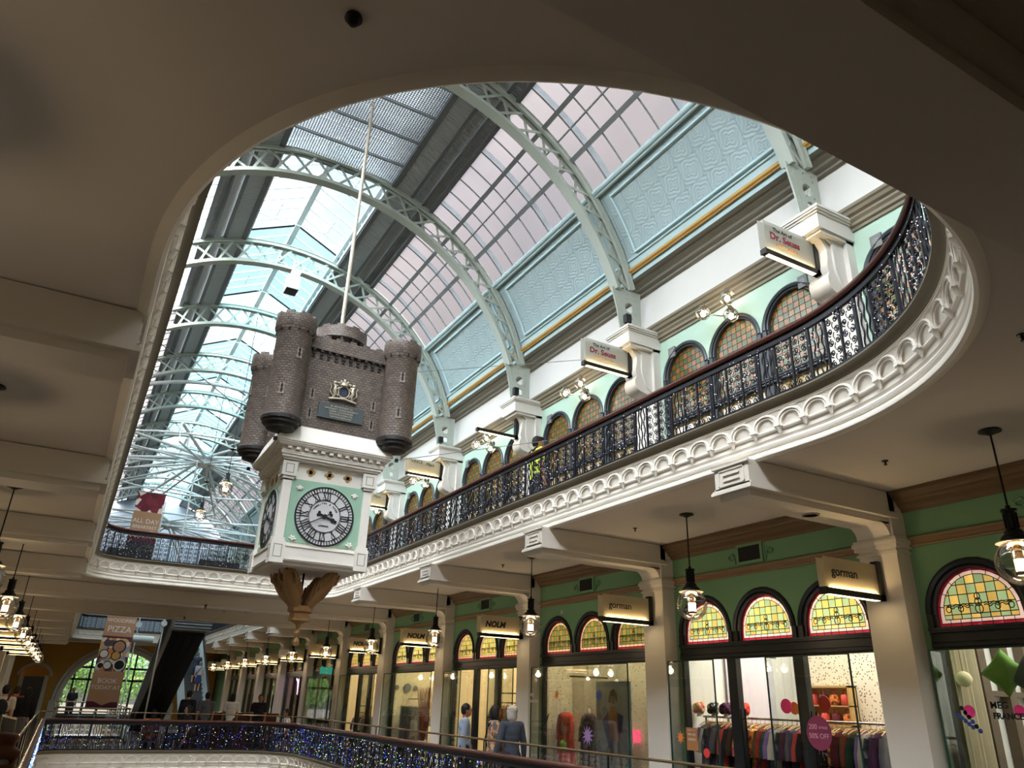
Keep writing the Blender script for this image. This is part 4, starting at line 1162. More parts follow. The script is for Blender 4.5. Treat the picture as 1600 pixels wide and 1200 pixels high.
# royal-style arms and inscription plaque on the front
t = MB(); z = cz(6.08)
t.poly([[(-.085, .06), (.085, .06), (.08, -.03), (.0, -.10), (-.08, -.03)]], lambda u, v: (u, -.83, z+v), (0, .03, 0))
arms = MB(); arms.add(t); arms = arms.build('coat_of_arms', M('arms_shield', srgb(52, 60, 84), .4), clk)
t = MB()
for s_ in (-1, 1):
    pts = [(s_*.16, -.825, z-.14), (s_*.13, -.84, z-.08), (s_*.15, -.85, z-.02), (s_*.14, -.85, z+.05), (s_*.17, -.845, z+.10)]
    t.tube(pts, [.022, .03, .034, .028, .024], 8); t.sphere((s_*.155, -.85, z+.11), .034, 8, 6)
    t.tube([(s_*.14, -.85, z-.01), (s_*.10, -.855, z+.02), (s_*.08, -.855, z+.05)], .014, 6); t.tube([(s_*.14, -.85, z-.05), (s_*.10, -.855, z-.08), (s_*.09, -.855, z-.11)], .014, 6)
    t.tube([(s_*.17, -.83, z-.1), (s_*.22, -.835, z-.04), (s_*.205, -.835, z+.04), (s_*.23, -.835, z+.08)], .012, 6)
    t.tube([(s_*.22, -.83, z-.16), (s_*.12, -.84, z-.145), (0, -.845, z-.13)], .02, 6)
t.tube([(.09*cos(2*PI*i/24), -.845, z-.02+.095*sin(2*PI*i/24)) for i in range(24)], .012, 6, True)
t.lathe([(.07, .08), (.075, .10), (.06, .12), (.05, .15), (.0, .17)], 14, (0, -.82, z))
for i in range(5): t.sphere((-.07+.035*i, -.865+.01*abs(i-2), z+.125), .016, 6, 5)
t.sphere((0, -.83, z+.19), .022, 8, 6); t.tube([(-.05, -.84, z+.08), (0, -.85, z+.10), (.05, -.84, z+.08)], .018, 6)
for i in range(7): a = PI*(i+.5)/7; t.sphere((.12*cos(a), -.84, z+.04+.13*sin(a)), .022, 6, 5)
arms2 = MB(); arms2.add(t); arms2.build('arms_relief', MAT['silver'], arms, smooth=60)
pl = MB(); pl.box(-.36, .36, -.84, -.79, cz(5.585), cz(5.83)); pl.box(-.20, .20, -.85, -.84, cz(5.585), cz(5.83)); plq = pl.build('plaque', MAT['plaque'], clk)
# eagles and finial below
eg = MB()
for k in range(4):
    a = PI/4+k*PI/2; dx, dy = cos(a), sin(a); R3 = Matrix.Rotation(a, 3, 'Z')
    def P(r, z, s_=0): return (dx*r-dy*s_, dy*r+dx*s_, cz(z))
    eg.tube([P(.10, 2.80), P(.17, 2.92), P(.27, 3.03), P(.36, 3.15), P(.44, 3.26), P(.50, 3.34)], [.06, .09, .115, .12, .10, .06], 10)
    eg.tube([P(.36, 3.08), P(.42, 3.16), P(.40, 3.24)], [.05, .045, .03], 8)
    for s_ in (-1, 1):
        for q in range(4):
            eg.tube([P(.18+.06*q, 2.92+.06*q, s_*.06), P(.24+.07*q, 3.02+.06*q, s_*(.12+.01*q)), P(.28+.08*q, 3.16+.05*q, s_*.13)], [.02, .035, .012], 6)
    eg.sphere(P(.44, 3.2), .06, 10, 7)
for r in range(40):
    a = random.random()*2*PI; h = random.random(); rr = .1+.3*h
    eg.sphere((rr*cos(PI/4+round(a/(PI/2))*PI/2)+random.uniform(-.06, .06), rr*sin(PI/4+round(a/(PI/2))*PI/2)+random.uniform(-.06, .06), cz(2.86+.38*h)), .03, 6, 5)
eg.build('eagle_bracket', MAT['oak'], clk, smooth=60)
fb = MB(); fb.lathe([(.0, 2.84), (.19, 2.84), (.19, 2.76), (.15, 2.74), (.15, 2.67), (.165, 2.66), (.165, 2.63), (.10, 2.61), (.04, 2.58), (.025, 2.52), (.05, 2.49), (.055, 2.46), (.03, 2.42), (.015, 2.40), (.045, 2.37), (.06, 2.33), (.045, 2.29), (.0, 2.27)], 8, (0, 0, -2.6))
fb.build('finial', MAT['oak'], clk, smooth=30)
mb = MB(); mb.cyl((-.02, 0, cz(2.85)), (-.02, 0, cz(3.36)), .018, n=8)
for k in range(4): a = PI/4+k*PI/2; mb.cyl((.12*cos(a), .12*sin(a), cz(2.85)), (.55*cos(a), .55*sin(a), cz(3.36)), .02, n=8)
mb.build('brace_rod', MAT['black'], clk)
mb = MB()
for sx in (-1, 1):
    for sy in (-1, 1): mb.cyl((sx*.95, sy*.95, cz(5.05)), (sx*.95, sy*.95, cz(5.1)), .03, n=8)
mb.build('wire_lug', MAT['black'], clk)
# stay wires from the castle to the walls
for k, (a, b) in enumerate((((CX-.95, CY-.95, 5.08), (-2.2, 8.5, 6.6)), ((CX+.9, CY-.9, 6.6), (8.3, 9.9, 7.75)), ((CX+.95, CY-.95, 5.08), (8.35, 9.9, 6.3)))):
    o = MB().cyl(a, b, .006, n=5).build('stay_wire', MAT['steel'], label=['thin stay wire running from the clock cornice to the left', 'thin stay wire from the castle towers to the upper wall', 'thin stay wire from the clock cornice to the upper shop wall'][k], cat='wire')
# ---------------------------------------------------------------- iron balustrades round the voids
def spiral(cx, cz_, r0, r1, a0, turns, n=11):
    return [(cx+(r0+(r1-r0)*i/n)*cos(a0+2*PI*turns*i/n), cz_+(r0+(r1-r0)*i/n)*sin(a0+2*PI*turns*i/n)) for i in range(n+1)]
def scroll_panel_mesh():
    """two scrolled panels between three posts, u = 0 .. .46, z = 0 .. .56"""
    mb = MB()
    for u in (0., .225, .45): mb.box(u-.011, u+.011, -.011, .011, 0, .57)
    for u0 in (.012, .237):
        w = .20
        for j in range(5):
            zc = .055+.113*j
            for s_ in (-1, 1):
                cx = u0+w/2+s_*.049
                if (j % 2) == 0: P = spiral(cx, zc, .043, .010, PI/2 if s_ > 0 else PI/2, -1.35*s_)
                else: P = spiral(cx, zc, .043, .010, -PI/2, 1.35*s_)
                mb.tube([(a, 0, b) for a, b in P], .0075, 4)
                mb.sphere((P[-1][0], 0, P[-1][1]), .012, 6, 4)
            if j < 4: mb.tube([(u0+w/2-.006, 0, zc+.02), (u0+w/2+.012, 0, zc+.056), (u0+w/2-.006, 0, zc+.095)], .006, 4)
    return mb
def wavy_mesh():
    mb = MB()
    for u in (.50, .555, .61):
        mb.tube([(u+.012*sin(2*PI*z/.19+u*30), 0, .57*i/18) for i in range(19) for z in (.57*i/18,)], .0095, 5)
    mb.box(.664, .686, -.011, .011, 0, .57)
    return mb
def balustrade(path, zb, label, name='balustrade', safety=True, pitch=.70, hi=.57, skip=None):
    root = thing(name, label, 'balustrade', (0, 0, 0))
    R = [(.045, .665), (.05, .68), (.042, .70), (.02, .71), (-.02, .71), (-.042, .70), (-.05, .68), (-.045, .665), (-.03, .645), (.03, .645), (.045, .665)]
    MB().sweep(path, R, True, zb).build('handrail', MAT['wood'], root, smooth=50)
    B = [(.02, .57), (.02, .60), (.008, .60), (.008, .655), (-.008, .655), (-.008, .60), (-.02, .60), (-.02, .57), (.02, .57)]
    MB().sweep(path, B, True, zb).build('top_bar', MAT['iron'], root)
    B = [(.018, -.01), (.018, .02), (-.018, .02), (-.018, -.01), (.018, -.01)]
    MB().sweep(path, B, True, zb).build('bottom_bar', MAT['iron'], root)
    if safety:
        T = [(-.14+.016*cos(2*PI*i/8), .855+.016*sin(2*PI*i/8)) for i in range(9)]
        MB().sweep(path, T, True, zb).build('safety_rail', MAT['brass'], root, smooth=60)
        L = seg_len(path); n = round(L/1.6)
        for i in range(n):
            x, y, nx, ny = at_len(path, L*i/n); mb = MB(); mb.box(x-nx*.14-.008, x-nx*.14+.008, y-ny*.14-.008, y-ny*.14+.008, zb+.1, zb+.84); mb.build('rail_post', MAT['black'], root)
    L = seg_len(path); n = min(98, round(L/pitch)); 
    sp, wv = balustrade.m
    for i in range(n):
        s0 = L*i/n; f = (L/n)/.70
        x, y, nx, ny = at_len(path, s0); x2, y2, _, _ = at_len(path, s0+.46*f)
        if skip and skip(x, y): continue
        for me, nm, du in ((sp, 'scroll_panel', 0), (wv, 'wavy_bars', .46)):
            xa, ya, _, _ = at_len(path, s0+du*f); xb, yb, _, _ = at_len(path, s0+(du+.23)*f)
            a = math.atan2(yb-ya, xb-xa)
            o = bpy.data.objects.new(nm, me); COL.objects.link(o); o.parent = root
            o.location = (xa-du*f*cos(a), ya-du*f*sin(a), zb); o.rotation_euler = (0, 0, a); o.scale = (f, 1, 1)
    return root
def keepmesh(mb, mat, smooth=40):
    o = mb.build('k', mat, smooth=smooth); me = o.data; bpy.data.objects.remove(o); return me
balustrade.m = (keepmesh(scroll_panel_mesh(), MAT['iron']), keepmesh(wavy_mesh(), MAT['iron']))
RU = with_normals([Vector((x+nx*.12, y+ny*.12)) for x, y, nx, ny in UP])
RL = with_normals([Vector((x+nx*.12, y+ny*.12)) for x, y, nx, ny in LOW])
RU2 = with_normals([Vector((x+nx*.12, y+ny*.12)) for x, y, nx, ny in UP2])
balustrade(RU, 4.64, 'black scrolled iron balustrade with mahogany handrail round the upper opening', safety=False)
balustrade(RL, .215, 'black iron balustrade hung with blue lights round the nearer lower opening')
balustrade(RU2, 4.64, 'black iron balustrade round the farther upper opening beside the brown banner', pitch=.72, safety=False)
def plain_rail(path, label):
    root = thing('railing', label, 'railing', (0, 0, 0))
    T = [(-.02+.02*cos(2*PI*i/8), 1.02+.02*sin(2*PI*i/8)) for i in range(9)]
    MB().sweep(path, T, True, 0).build('top_rail', MAT['brass'], root, smooth=60)
    T = [(-.02+.012*cos(2*PI*i/8), .8+.012*sin(2*PI*i/8)) for i in range(9)]
    MB().sweep(path, T, True, 0).build('mid_rail', MAT['chrome'], root, smooth=60)
    L = seg_len(path); n = round(L/1.4)
    for i in range(n):
        x, y, nx, ny = at_len(path, L*i/n); MB().box(x-.02, x+.02, y-.02, y+.02, 0, 1.02).build('post', MAT['steel'], root)
plain_rail(LOW2, 'plain steel railing round the farther lower opening by the escalators')
# fairy lights: nobody could count them
def lights(path, z0, z1, n, cols, name, label, d=.03, r=.0052, keep=None):
    L = seg_len(path); mbs = [MB() for _ in cols]
    for i in range(n):
        x, y, nx, ny = at_len(path, random.random()*L)
        if keep and not keep(x, y): continue
        row = round(random.random()*9)/9
        z = z0+(z1-z0)*min(1, max(0, row+random.uniform(-.06, .06))); dd = d+random.uniform(-.012, .012)
        k = random.choices(range(len(cols)), [c[1] for c in cols])[0]
        rr = r*random.uniform(.7, 1.25)
        mbs[k].mesh([(x+nx*dd, y+ny*dd, z+rr), (x+nx*dd, y+ny*dd, z-rr), (x+nx*dd+rr, y+ny*dd, z), (x+nx*dd-rr, y+ny*dd, z), (x+nx*dd, y+ny*dd+rr, z), (x+nx*dd, y+ny*dd-rr, z)],
                    [(0,2,4), (0,4,3), (0,3,5), (0,5,2), (1,4,2), (1,3,4), (1,5,3), (1,2,5)])
    me = bpy.data.meshes.new(name); tot = MB(); idx = []
    for k, m_ in enumerate(mbs): idx += [k]*len(m_.b.faces); tot.add(m_)
    tot.b.to_mesh(me); tot.b.free()
    for c in cols: me.materials.append(c[0])
    me.polygons.foreach_set('material_index', idx)
    o = bpy.data.objects.new(name, me); COL.objects.link(o); tag(o, label, 'fairy lights', None, 'stuff')
BLU, WHT, GRN, CYN, WRM = EM('led_blue', (.05, .08, 1.), 2.2), EM('led_white', (.9, .9, 1.), 2.), EM('led_green', (.35, .9, .25), 2.5), EM('led_cyan', (.1, .5, 1.), 1.6), EM('led_warm', (.9, .9, .55), 3.)
lights(RL, .25, .80, 3000, ((BLU, 5), (WHT, 1.2), (GRN, 1.2), (CYN, 1.5), (WRM, 1.5)), 'string_lights', 'blue, white and green fairy lights strung over the lower balustrade')
lights(RU, 4.68, 5.22, 2000, ((WHT, 5), (EM('led_lilac', (.6, .5, 1.), 1.6), 2)), 'string_lights', 'tiny white fairy lights strung over the upper balustrade', r=.0042)

# ---------------------------------------------------------------- gallery lamps
def lamp_proto():
    r = thing('pendant_lamp', '', 'lamp', (0, 0, 0))           # origin at the ceiling rose
    mb = MB(); mb.lathe([(.0, 0), (.095, 0), (.10, -.012), (.05, -.03), (.02, -.045), (.0, -.05)], 20); mb.build('ceiling_rose', MAT['black'], r, smooth=50)
    mb = MB(); mb.cyl((0, 0, -.03), (0, 0, -.74), .009, n=8); mb.build('rod', MAT['black'], r)
    mb = MB(); mb.lathe([(.0, -.71), (.02, -.72), (.02, -.75), (.066, -.755), (.066, -.775), (.05, -.785), (.048, -.93), (.06, -.94), (.075, -.96), (.08, -.985), (.10, -.995), (.118, -1.02), (.118, -1.035), (.0, -1.035)], 20)
    for i in range(10): a = 2*PI*i/10; mb.cyl((.052*cos(a), .052*sin(a), -.79), (.052*cos(a), .052*sin(a), -.925), .006, n=5)
    mb.build('lamp_holder', MAT['black'], r, smooth=40)
    mb = MB(); mb.lathe([(.07, -1.03), (.16, -1.05), (.162, -1.056), (.07, -1.04)], 28); mb.build('reflector', M('reflector_enamel', srgb(220, 205, 185), .4), r, smooth=40)
    mb = MB(); mb.sphere((0, 0, -1.225), .2, 28, 20); mb.build('globe', MAT['globeglass'], r, smooth=180)
    mb = MB(); mb.cyl((0, 0, -1.30), (0, 0, -1.20), .048, n=16); mb.build('bulb', MAT['bulb'], r, smooth=40)
    mb = MB(); mb.cyl((0, 0, -1.20), (0, 0, -1.03), .03, n=10); mb.cyl((0, 0, -1.34), (0, 0, -1.305), .05, n=16)
    for a in (0, 2.1, 4.2): mb.cyl((.05*cos(a), .05*sin(a), -1.34), (.05*cos(a), .05*sin(a), -1.03), .004, n=5)
    mb.build('bulb_cage', MAT['brass'], r, smooth=40)
    return r
lp = lamp_proto(); first = True
def pl(name, loc, e, col=(1., .76, .48), r=.095):
    d = bpy.data.lights.new(name, 'POINT'); d.energy = e; d.color = col; d.shadow_soft_size = r
    o = bpy.data.objects.new(name, d); COL.objects.link(o); o.location = loc; return o
LAMP_W = 7.5
ly = [3.53+BAY*k for k in range(11)]
for side, x in (('right', 7.1), ('left', -1.1)):
    for k, y in enumerate(ly):
        lab = '%s globe pendant lamp along the %s gallery ceiling, counting away from the camera' % (ORD[k], side)
        if first: lp.location = (x, y, 4.095); tag(lp, lab, None, 'globe pendant lamps'); first = False
        else: dup(lp, (x, y, 4.095), 0, lab, 'globe pendant lamps')
        pl('lamp_light', (x, y, 2.74), LAMP_W*(1.15 if side == 'left' else 1))
for k, (y, z) in enumerate(((22.6, 7.1), (27.6, 7.25))):
    dup(lp, (3.0, y, z+1.22), 0, ['globe lamp on a long cable above the far upper railing, nearer of two', 'globe lamp on a long cable above the far upper railing, farther of two'][k], 'cable lamps')
    MB().cyl((3, y, z+1.2), (3, y, 12.8), .008, n=6).build('lamp_cable', MAT['black'], label=['thin cable holding the nearer lamp over the far upper railing', 'thin cable holding the farther lamp over the far upper railing'][k], cat='cable')
    pl('lamp_light', (3, y, z-.01), 12)
# wall clusters of three globes on the upper wall
def sconce_proto():
    r = thing('globe_sconce', '', 'wall lamp', (0, 0, 0))     # origin on the wall
    mb = MB(); mb.lathe([(.0, .0), (.07, .0), (.07, .02), (.03, .04), (.0, .04)], 16); m2 = MB(); m2.add(mb, Matrix.Rotation(-PI/2, 4, 'Y')); m2.build('wall_plate', MAT['black'], r, smooth=40)
    for k, (dx, dy, dz, L) in enumerate(((-.38, .26, -.02, 1), (-.36, -.28, .02, 1), (-.16, -.14, -.18, 0))):
        mb = MB(); mb.tube([(-.03, 0, 0), (dx*.35, dy*.3, -.09), (dx*.75, dy*.7, -.06), (dx, dy, .10+dz), (dx, dy, .16+dz)], .012, 6); mb.lathe([(.0, .19), (.02, .18), (.04, .15), (.06, .115), (.0, .115)], 12, (dx, dy, dz)); arm = mb.build('arm', MAT['chrome'], r, smooth=50)
        mb = MB(); mb.sphere((dx, dy, dz), .125, 20, 14); mb.build('globe', MAT['globeglass'], arm, smooth=180)
        mb = MB(); mb.sphere((dx, dy, dz-.02), .045, 12, 8, (1, 1, 1.2)); mb.build('bulb', MAT['bulb2'], arm, smooth=180)
    return r
so = sconce_proto()
for k in range(8):
    y = PY[2]+BAY*(k+.5); lab = '%s three-globe wall lamp under the upper taupe cornice, counting from the near end' % ORD[k]
    if k == 0: so.location = (8.4, y, 7.72); tag(so, lab, None, 'globe wall lamps')
    else: dup(so, (8.4, y, 7.72), 0, lab, 'globe wall lamps')
    pl('sconce_light', (8.0, y, 7.65), 4)

# ---------------------------------------------------------------- lettering
def text_mb(body, size, depth=.004, bold=0., shear=0., spacing=1., plane='xz-', align='CENTER'):
    cu = bpy.data.curves.new('t', 'FONT'); cu.body = body; cu.size = size; cu.extrude = depth/2; cu.offset = bold; cu.shear = shear; cu.space_character = spacing
    cu.align_x = align; cu.resolution_u = 3
    o = bpy.data.objects.new('t', cu); me = bpy.data.meshes.new_from_object(o)
    mb = MB(); vs = []
    for v in me.vertices:
        x, y, z = v.co
        vs.append({'xz-': (x, -z, y), 'yz-': (-z, -x, y)}[plane])      # xz-: read from -Y ; yz-: read from -X
    mb.mesh(vs, [tuple(p.vertices) for p in me.polygons])
    bpy.data.objects.remove(o); bpy.data.curves.remove(cu); bpy.data.meshes.remove(me)
    return mb
def put(mb, loc): m2 = MB(); m2.add(mb, Matrix.Translation(loc)); return m2
def letters(body, size, loc, mat, parent, name='lettering', **kw): return put(text_mb(body, size, **kw), loc).build(name, mat, parent, solid=False)
# clock lettering
dl = [o for o in COL.objects if o.name.startswith('dial') and o.parent == clk][0]
arc = 'THWAITES & REED'
mbt = MB()
for i, ch in enumerate(arc):
    a = math.radians(-62+124*i/(len(arc)-1)); g = text_mb(ch, .034, .004, .001)
    mbt.add(g, Matrix.Translation((.185*sin(a), -H+.046, cz(4.09)+.185*cos(a))) @ Matrix.Rotation(a, 4, 'Y'))
mbt.build('dial_lettering', MAT['dialblack'], dl, solid=False)
letters('LONDON', .034, (0, -H+.046, cz(4.09)-.155), MAT['dialblack'], dl, 'dial_lettering', bold=.001)
for i, ln in enumerate(('BY APPOINTMENT TO', 'HER MAJESTY QUEEN ELIZABETH', 'TURRET CLOCKMAKERS', 'THWAITES & REED LTD', 'HASTINGS ENGLAND')):
    letters(ln, .036, (0, -.852, cz(5.78-.042*i)), MAT['silver'], plq, 'plaque_lettering')

# ---------------------------------------------------------------- blade signs
def al(name, loc, rot, e, sx, sy, col):
    d = bpy.data.lights.new(name, 'AREA'); d.shape = 'RECTANGLE'; d.size = sx; d.size_y = sy; d.energy = e; d.color = col
    o = bpy.data.objects.new(name, d); COL.objects.link(o); o.location = loc; o.rotation_euler = rot; return o
def blade_sign(x0, x1, y, z0, z1, label, lines, mat, mirror=False, e=2.2, dark=False, under=True, group='lit blade signs'):
    """panel spans x0..x1 and z0..z1; x1 is the wall end"""
    f = (lambda x: 6-x) if mirror else (lambda x: x)
    r = thing('blade_sign', label, 'sign', (f(x1), y, z0), 0, group)
    rel = lambda x: f(x)-f(x1)
    def bx(mb, xa, xb, *a): xa, xb = sorted((rel(xa), rel(xb))); mb.box(xa, xb, *a)
    h = z1-z0
    mb = MB(); bx(mb, x0-.03, x1+.06, -.045, .045, -.085, -.015); bx(mb, x1+.0, x1+.075, -.045, .045, -.085, h+.04); bx(mb, x0-.04, x0-.025, -.05, .05, -.09, -.01); mb.build('bracket', MAT['black'], r)
    if not dark:
        mb = MB(); bx(mb, x0, x1, -.022, -.014, -.01, h); p = mb.build('panel', mat, r)
        mb = MB(); bx(mb, x0-.07, x1, .014, .022, -.01, h-.02); mb.build('panel', mat, r)
        for (tx, size, dx, dz, m_, kw) in lines:
            letters(tx, size, (rel(x0)+dx if not mirror else rel(x1)-(x1-x0)+dx, -.026, dz), m_, p, 'lettering', align='LEFT', **kw)
    mb = MB(); bx(mb, x0+.03, x1-.02, -.036, -.024, -.016, -.012); bx(mb, x0+.03, x1-.02, .024, .036, -.016, -.012)
    if under: bx(mb, x0+.03, x1-.02, -.03, .03, -.088, -.084)
    mb.build('light_strip', MAT['strip'], r)
    if e > 0 and not dark:
        xm = (f(x0)+f(x1))/2
        al('sign_light', (xm, y-.034, z0-.008), (PI-.30, 0, 0), e, x1-x0-.1, .02, (1., .72, .36))
        al('sign_light', (xm, y, z0-.092), (0, 0, 0), e*.25, x1-x0-.1, .04, (1., .74, .40))
    return r
GOR = [('gorman', .145, .11, .13, MAT['ink'], dict(bold=.0012))]
NOL = [('NOLM', .16, .10, .11, MAT['ink'], dict(bold=.007, shear=.22))]
SEU = [('The Art of', .085, .17, .335, MAT['ink'], dict(bold=.001)), ('Dr. Seuss', .15, .10, .20, MAT['redink'], dict(bold=.004)), ('DIRECT SELLERS', .058, .20, .105, MAT['goldink'], dict(bold=.001))]
VIN = [('VINCE', .12, .08, .27, MAT['ink'], {}), ('Maya', .12, .50, .25, MAT['ink'], dict(shear=.5))]
for k in range(11):
    y = PY[2+k]
    lab, ln, m_ = [('lit cream blade sign lettered in thin black, nearer of that pair', GOR, 'acrylic'), ('lit cream blade sign lettered in thin black, farther of that pair', GOR, 'acrylic'),
               ('lit blade sign with bold slanted black capitals, nearest of three', NOL, 'acrylic'), ('lit blade sign with bold slanted black capitals, second of three', NOL, 'acrylic'), ('lit blade sign with bold slanted black capitals, farthest of three', NOL, 'acrylic')][k] if k < 5 else ('small unlettered glowing blade sign in the far row, %s beyond the bold lettered ones' % ORD[k-5], [], 'acrylic')
    blade_sign(7.18, 8.09, y, 2.905, 3.235, lab, ln, MAT[m_], e=1.5 if k < 6 else 1.2)
for k in range(2, 9):
    blade_sign(7.18, 8.09, PY[2+k], 2.905, 3.235, 'glowing blade sign on the left gallery, %s in its row behind the globe lamps' % ORD[k-2], [], MAT['acrylic'], True, e=1.2)
for k in range(6):
    y = PY[2+k]
    if k in (0, 1): blade_sign(6.88, 7.84, y, 7.24, 7.70, ['clear blade sign with red and ochre lettering above the upper railing, nearer one', 'clear blade sign with red and ochre lettering above the upper railing, farther one'][k], SEU, MAT['acrylic2'], e=1.8)
    elif k == 2: blade_sign(6.9, 7.84, y, 7.24, 7.62, 'bare black sign arm without a panel beside the worker on the upper floor', [], MAT['acrylic2'], dark=True)
    elif k in (3, 4): blade_sign(6.9, 7.84, y, 7.24, 7.62, ['blade sign with thin black capitals and script right of the clock, nearer one', 'blade sign with script lettering partly hidden behind the clock case'][k-3], VIN if k == 3 else VIN[1:], MAT['acrylic'], e=1.8)
    else: blade_sign(6.9, 7.84, y, 7.24, 7.62, 'far unlettered blade sign on the upper wall hidden mostly behind the clock', [], MAT['acrylic'], e=1.2)
# ---------------------------------------------------------------- shop fronts
AMB, SAG, DAM = srgb(224, 190, 104), srgb(160, 186, 140), srgb(196, 150, 80)
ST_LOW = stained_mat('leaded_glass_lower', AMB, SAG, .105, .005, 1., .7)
ST_DIM = stained_mat('leaded_glass_unlit', srgb(150, 128, 70), srgb(110, 128, 88), .105, .005, .8, .8)  # darker copy of the lower glass, shade of unlit shops put into its colour
ST_UP = stained_mat('leaded_glass_upper', srgb(170, 124, 64), srgb(98, 124, 82), .105, .005, .9, .9)
PINKB = TL('pink_border_glass', srgb(232, 196, 188), (.6, .5, .48), .75, 3., .1)
REDB = TL('ruby_border_glass', srgb(150, 30, 48), (.4, .06, .1), .7, 3., .1)
LEAD = M('lead_came', srgb(26, 24, 22), .6)
def lunette(c, r, z0, zs): return [(c-r, z0), (c+r, z0)] + arch_pts(c, r, zs)
def frames(name, X, zs, glz, doorz, mat, mirror, c, posts, zb, label_k, base=.0):
    """dark joinery that fills one triple-arched opening"""
    mb = MB(mirror); holes = []
    for k in (-1, 0, 1): holes.append(lunette(c+k*ARC_P, .47, glz, zs))
    xs = [c-ARC_P-.52] + [v for p in posts for v in (c+p-.085, c+p+.085)] + [c+ARC_P+.52]
    for a, b in zip(xs[0::2], xs[1::2]): holes.append([(a, zb+.08), (b, zb+.08), (b, doorz), (a, doorz)])
    mb.poly([opening(c, zb+.01, zs)] + holes, lambda u, v: (X+.02, u, v), (.1, 0, 0))
    for k in (-1, 0, 1):                                          # rolled hood moulding
        ce = c+k*ARC_P
        mb.tube([(X-.005, ce+.535*cos(PI*i/20), zs+.535*sin(PI*i/20)) for i in range(21)], .034, 6)
        mb.tube([(X+.012, ce+.485*cos(PI*i/20), zs+.485*sin(PI*i/20)) for i in range(21)], .018, 6)
        for s_ in (-1, 1): mb.box(X-.012, X+.05, ce+s_*.535-.034, ce+s_*.535+.034, glz-.03, zs)
    for z, e in ((doorz+.02, .02), (doorz+.07, .0), (glz-.06, .02), (glz-.035, .035)): mb.box(X-e, X+.06, c-ARC_P-.565, c+ARC_P+.565, z, z+.025)
    f = mb.build(name, mat, None, smooth=30, kind='structure')
    return f
def pane(X, ce, zs, glz, mat, par, mirror, knot=True, border=True):
    r = .47
    mb = MB(mirror)
    ri = r-.07 if border else r
    zi = glz+.075 if border else glz
    mb.poly([lunette(ce, ri, zi, zs)], lambda u, v: (X+.07, u, v)); p = mb.build('leaded_pane', mat, par, origin=(6-X if mirror else X, ce, glz+.02), solid=False)
    if border:
        mb = MB(mirror); mb.poly([lunette(ce, ri+.045, zi-.04, zs), lunette(ce, ri, zi, zs)], lambda u, v: (X+.07, u, v)); mb.build('pale_border', PINKB, par, solid=False)
        mb = MB(mirror); mb.poly([lunette(ce, r, glz, zs), lunette(ce, ri+.045, zi-.04, zs)], lambda u, v: (X+.07, u, v)); mb.build('ruby_border', REDB, par, solid=False)
        mb = MB(mirror)
        for q, zz in ((ri, zi), (ri+.045, zi-.04)):
            mb.tube([(X+.066, u, v) for u, v in lunette(ce, q, zz, zs)], .0045, 4, True)
        for i in range(9):
            a = PI*(i+.5)/9; mb.cyl((X+.066, ce+ri*cos(a), zs+ri*sin(a)), (X+.066, ce+r*cos(a), zs+r*sin(a)), .004, n=4)
        for i in range(7): u = ce-ri+2*ri*(i+.5)/7; mb.cyl((X+.066, u, glz), (X+.066, u, zi), .004, n=4)
        if knot:
            z = glz+.20
            for s_ in (-1, 1):
                mb.tube([(X+.064, ce+s_*(.06+.012*i), z+.012*sin(i*.9)) for i in range(25)], .0055, 4)
                mb.tube([(X+.064, ce+s_*(.06+.012*i), z+.022+.012*sin(i*.9)) for i in range(25)], .0055, 4)
                for q in (.2, .34): mb.tube([(X+.064, ce+s_*q+.028*cos(2*PI*i/10), z-.015+.035*sin(2*PI*i/10)) for i in range(10)], .0055, 4, True)
            for dz, rr in ((-.03, .042), (.04, .036), (.10, .03)): mb.tube([(X+.064, ce+rr*cos(2*PI*i/12), z+dz+rr*1.2*sin(2*PI*i/12)) for i in range(12)], .006, 4, True)
        mb.build('lead_knotwork', LEAD, par)
    return p
SCREENS = []
def lower_front(k, c, mirror=False):
    n = (100 if mirror else 0)+k
    bay = k
    posts = {1: (.69, -.52), 2: (), 3: (.55, -.5), 4: (), 5: (.5, -.45), 0: (.3,)}.get(bay, (.5, -.5))
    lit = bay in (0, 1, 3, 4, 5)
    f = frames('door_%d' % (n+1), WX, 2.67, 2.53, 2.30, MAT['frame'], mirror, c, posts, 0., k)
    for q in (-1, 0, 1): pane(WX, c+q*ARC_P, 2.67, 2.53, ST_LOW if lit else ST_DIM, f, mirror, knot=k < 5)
    mb = MB(mirror)                                              # plate glass between the posts
    mb.mesh([(WX+.09, c-1.7, .05), (WX+.09, c+1.7, .05), (WX+.09, c+1.7, 2.3), (WX+.09, c-1.7, 2.3)], [(0,1,2,3)])
    mb.build('plate_glass', MAT['shopglass'], f, solid=False)
    for p in posts:                                              # tall pull handles
        mb = MB(mirror)
        for s_ in (.16, .235): mb.cyl((WX-.03, c+p-s_, .55), (WX-.03, c+p-s_, 1.62), .013, n=8)
        for z in (.7, 1.5): mb.cyl((WX-.03, c+p-.16, z), (WX-.03, c+p-.235, z), .010, n=6)
        mb.build('door_pull', MAT['black'], f, smooth=50)
for k, c in enumerate(BC[2:13]): lower_front(k+1, c+.02)
lower_front(0, BC[1]+.02)
for k, c in enumerate(BC[2:11]): lower_front(k+6, c+.02, True)
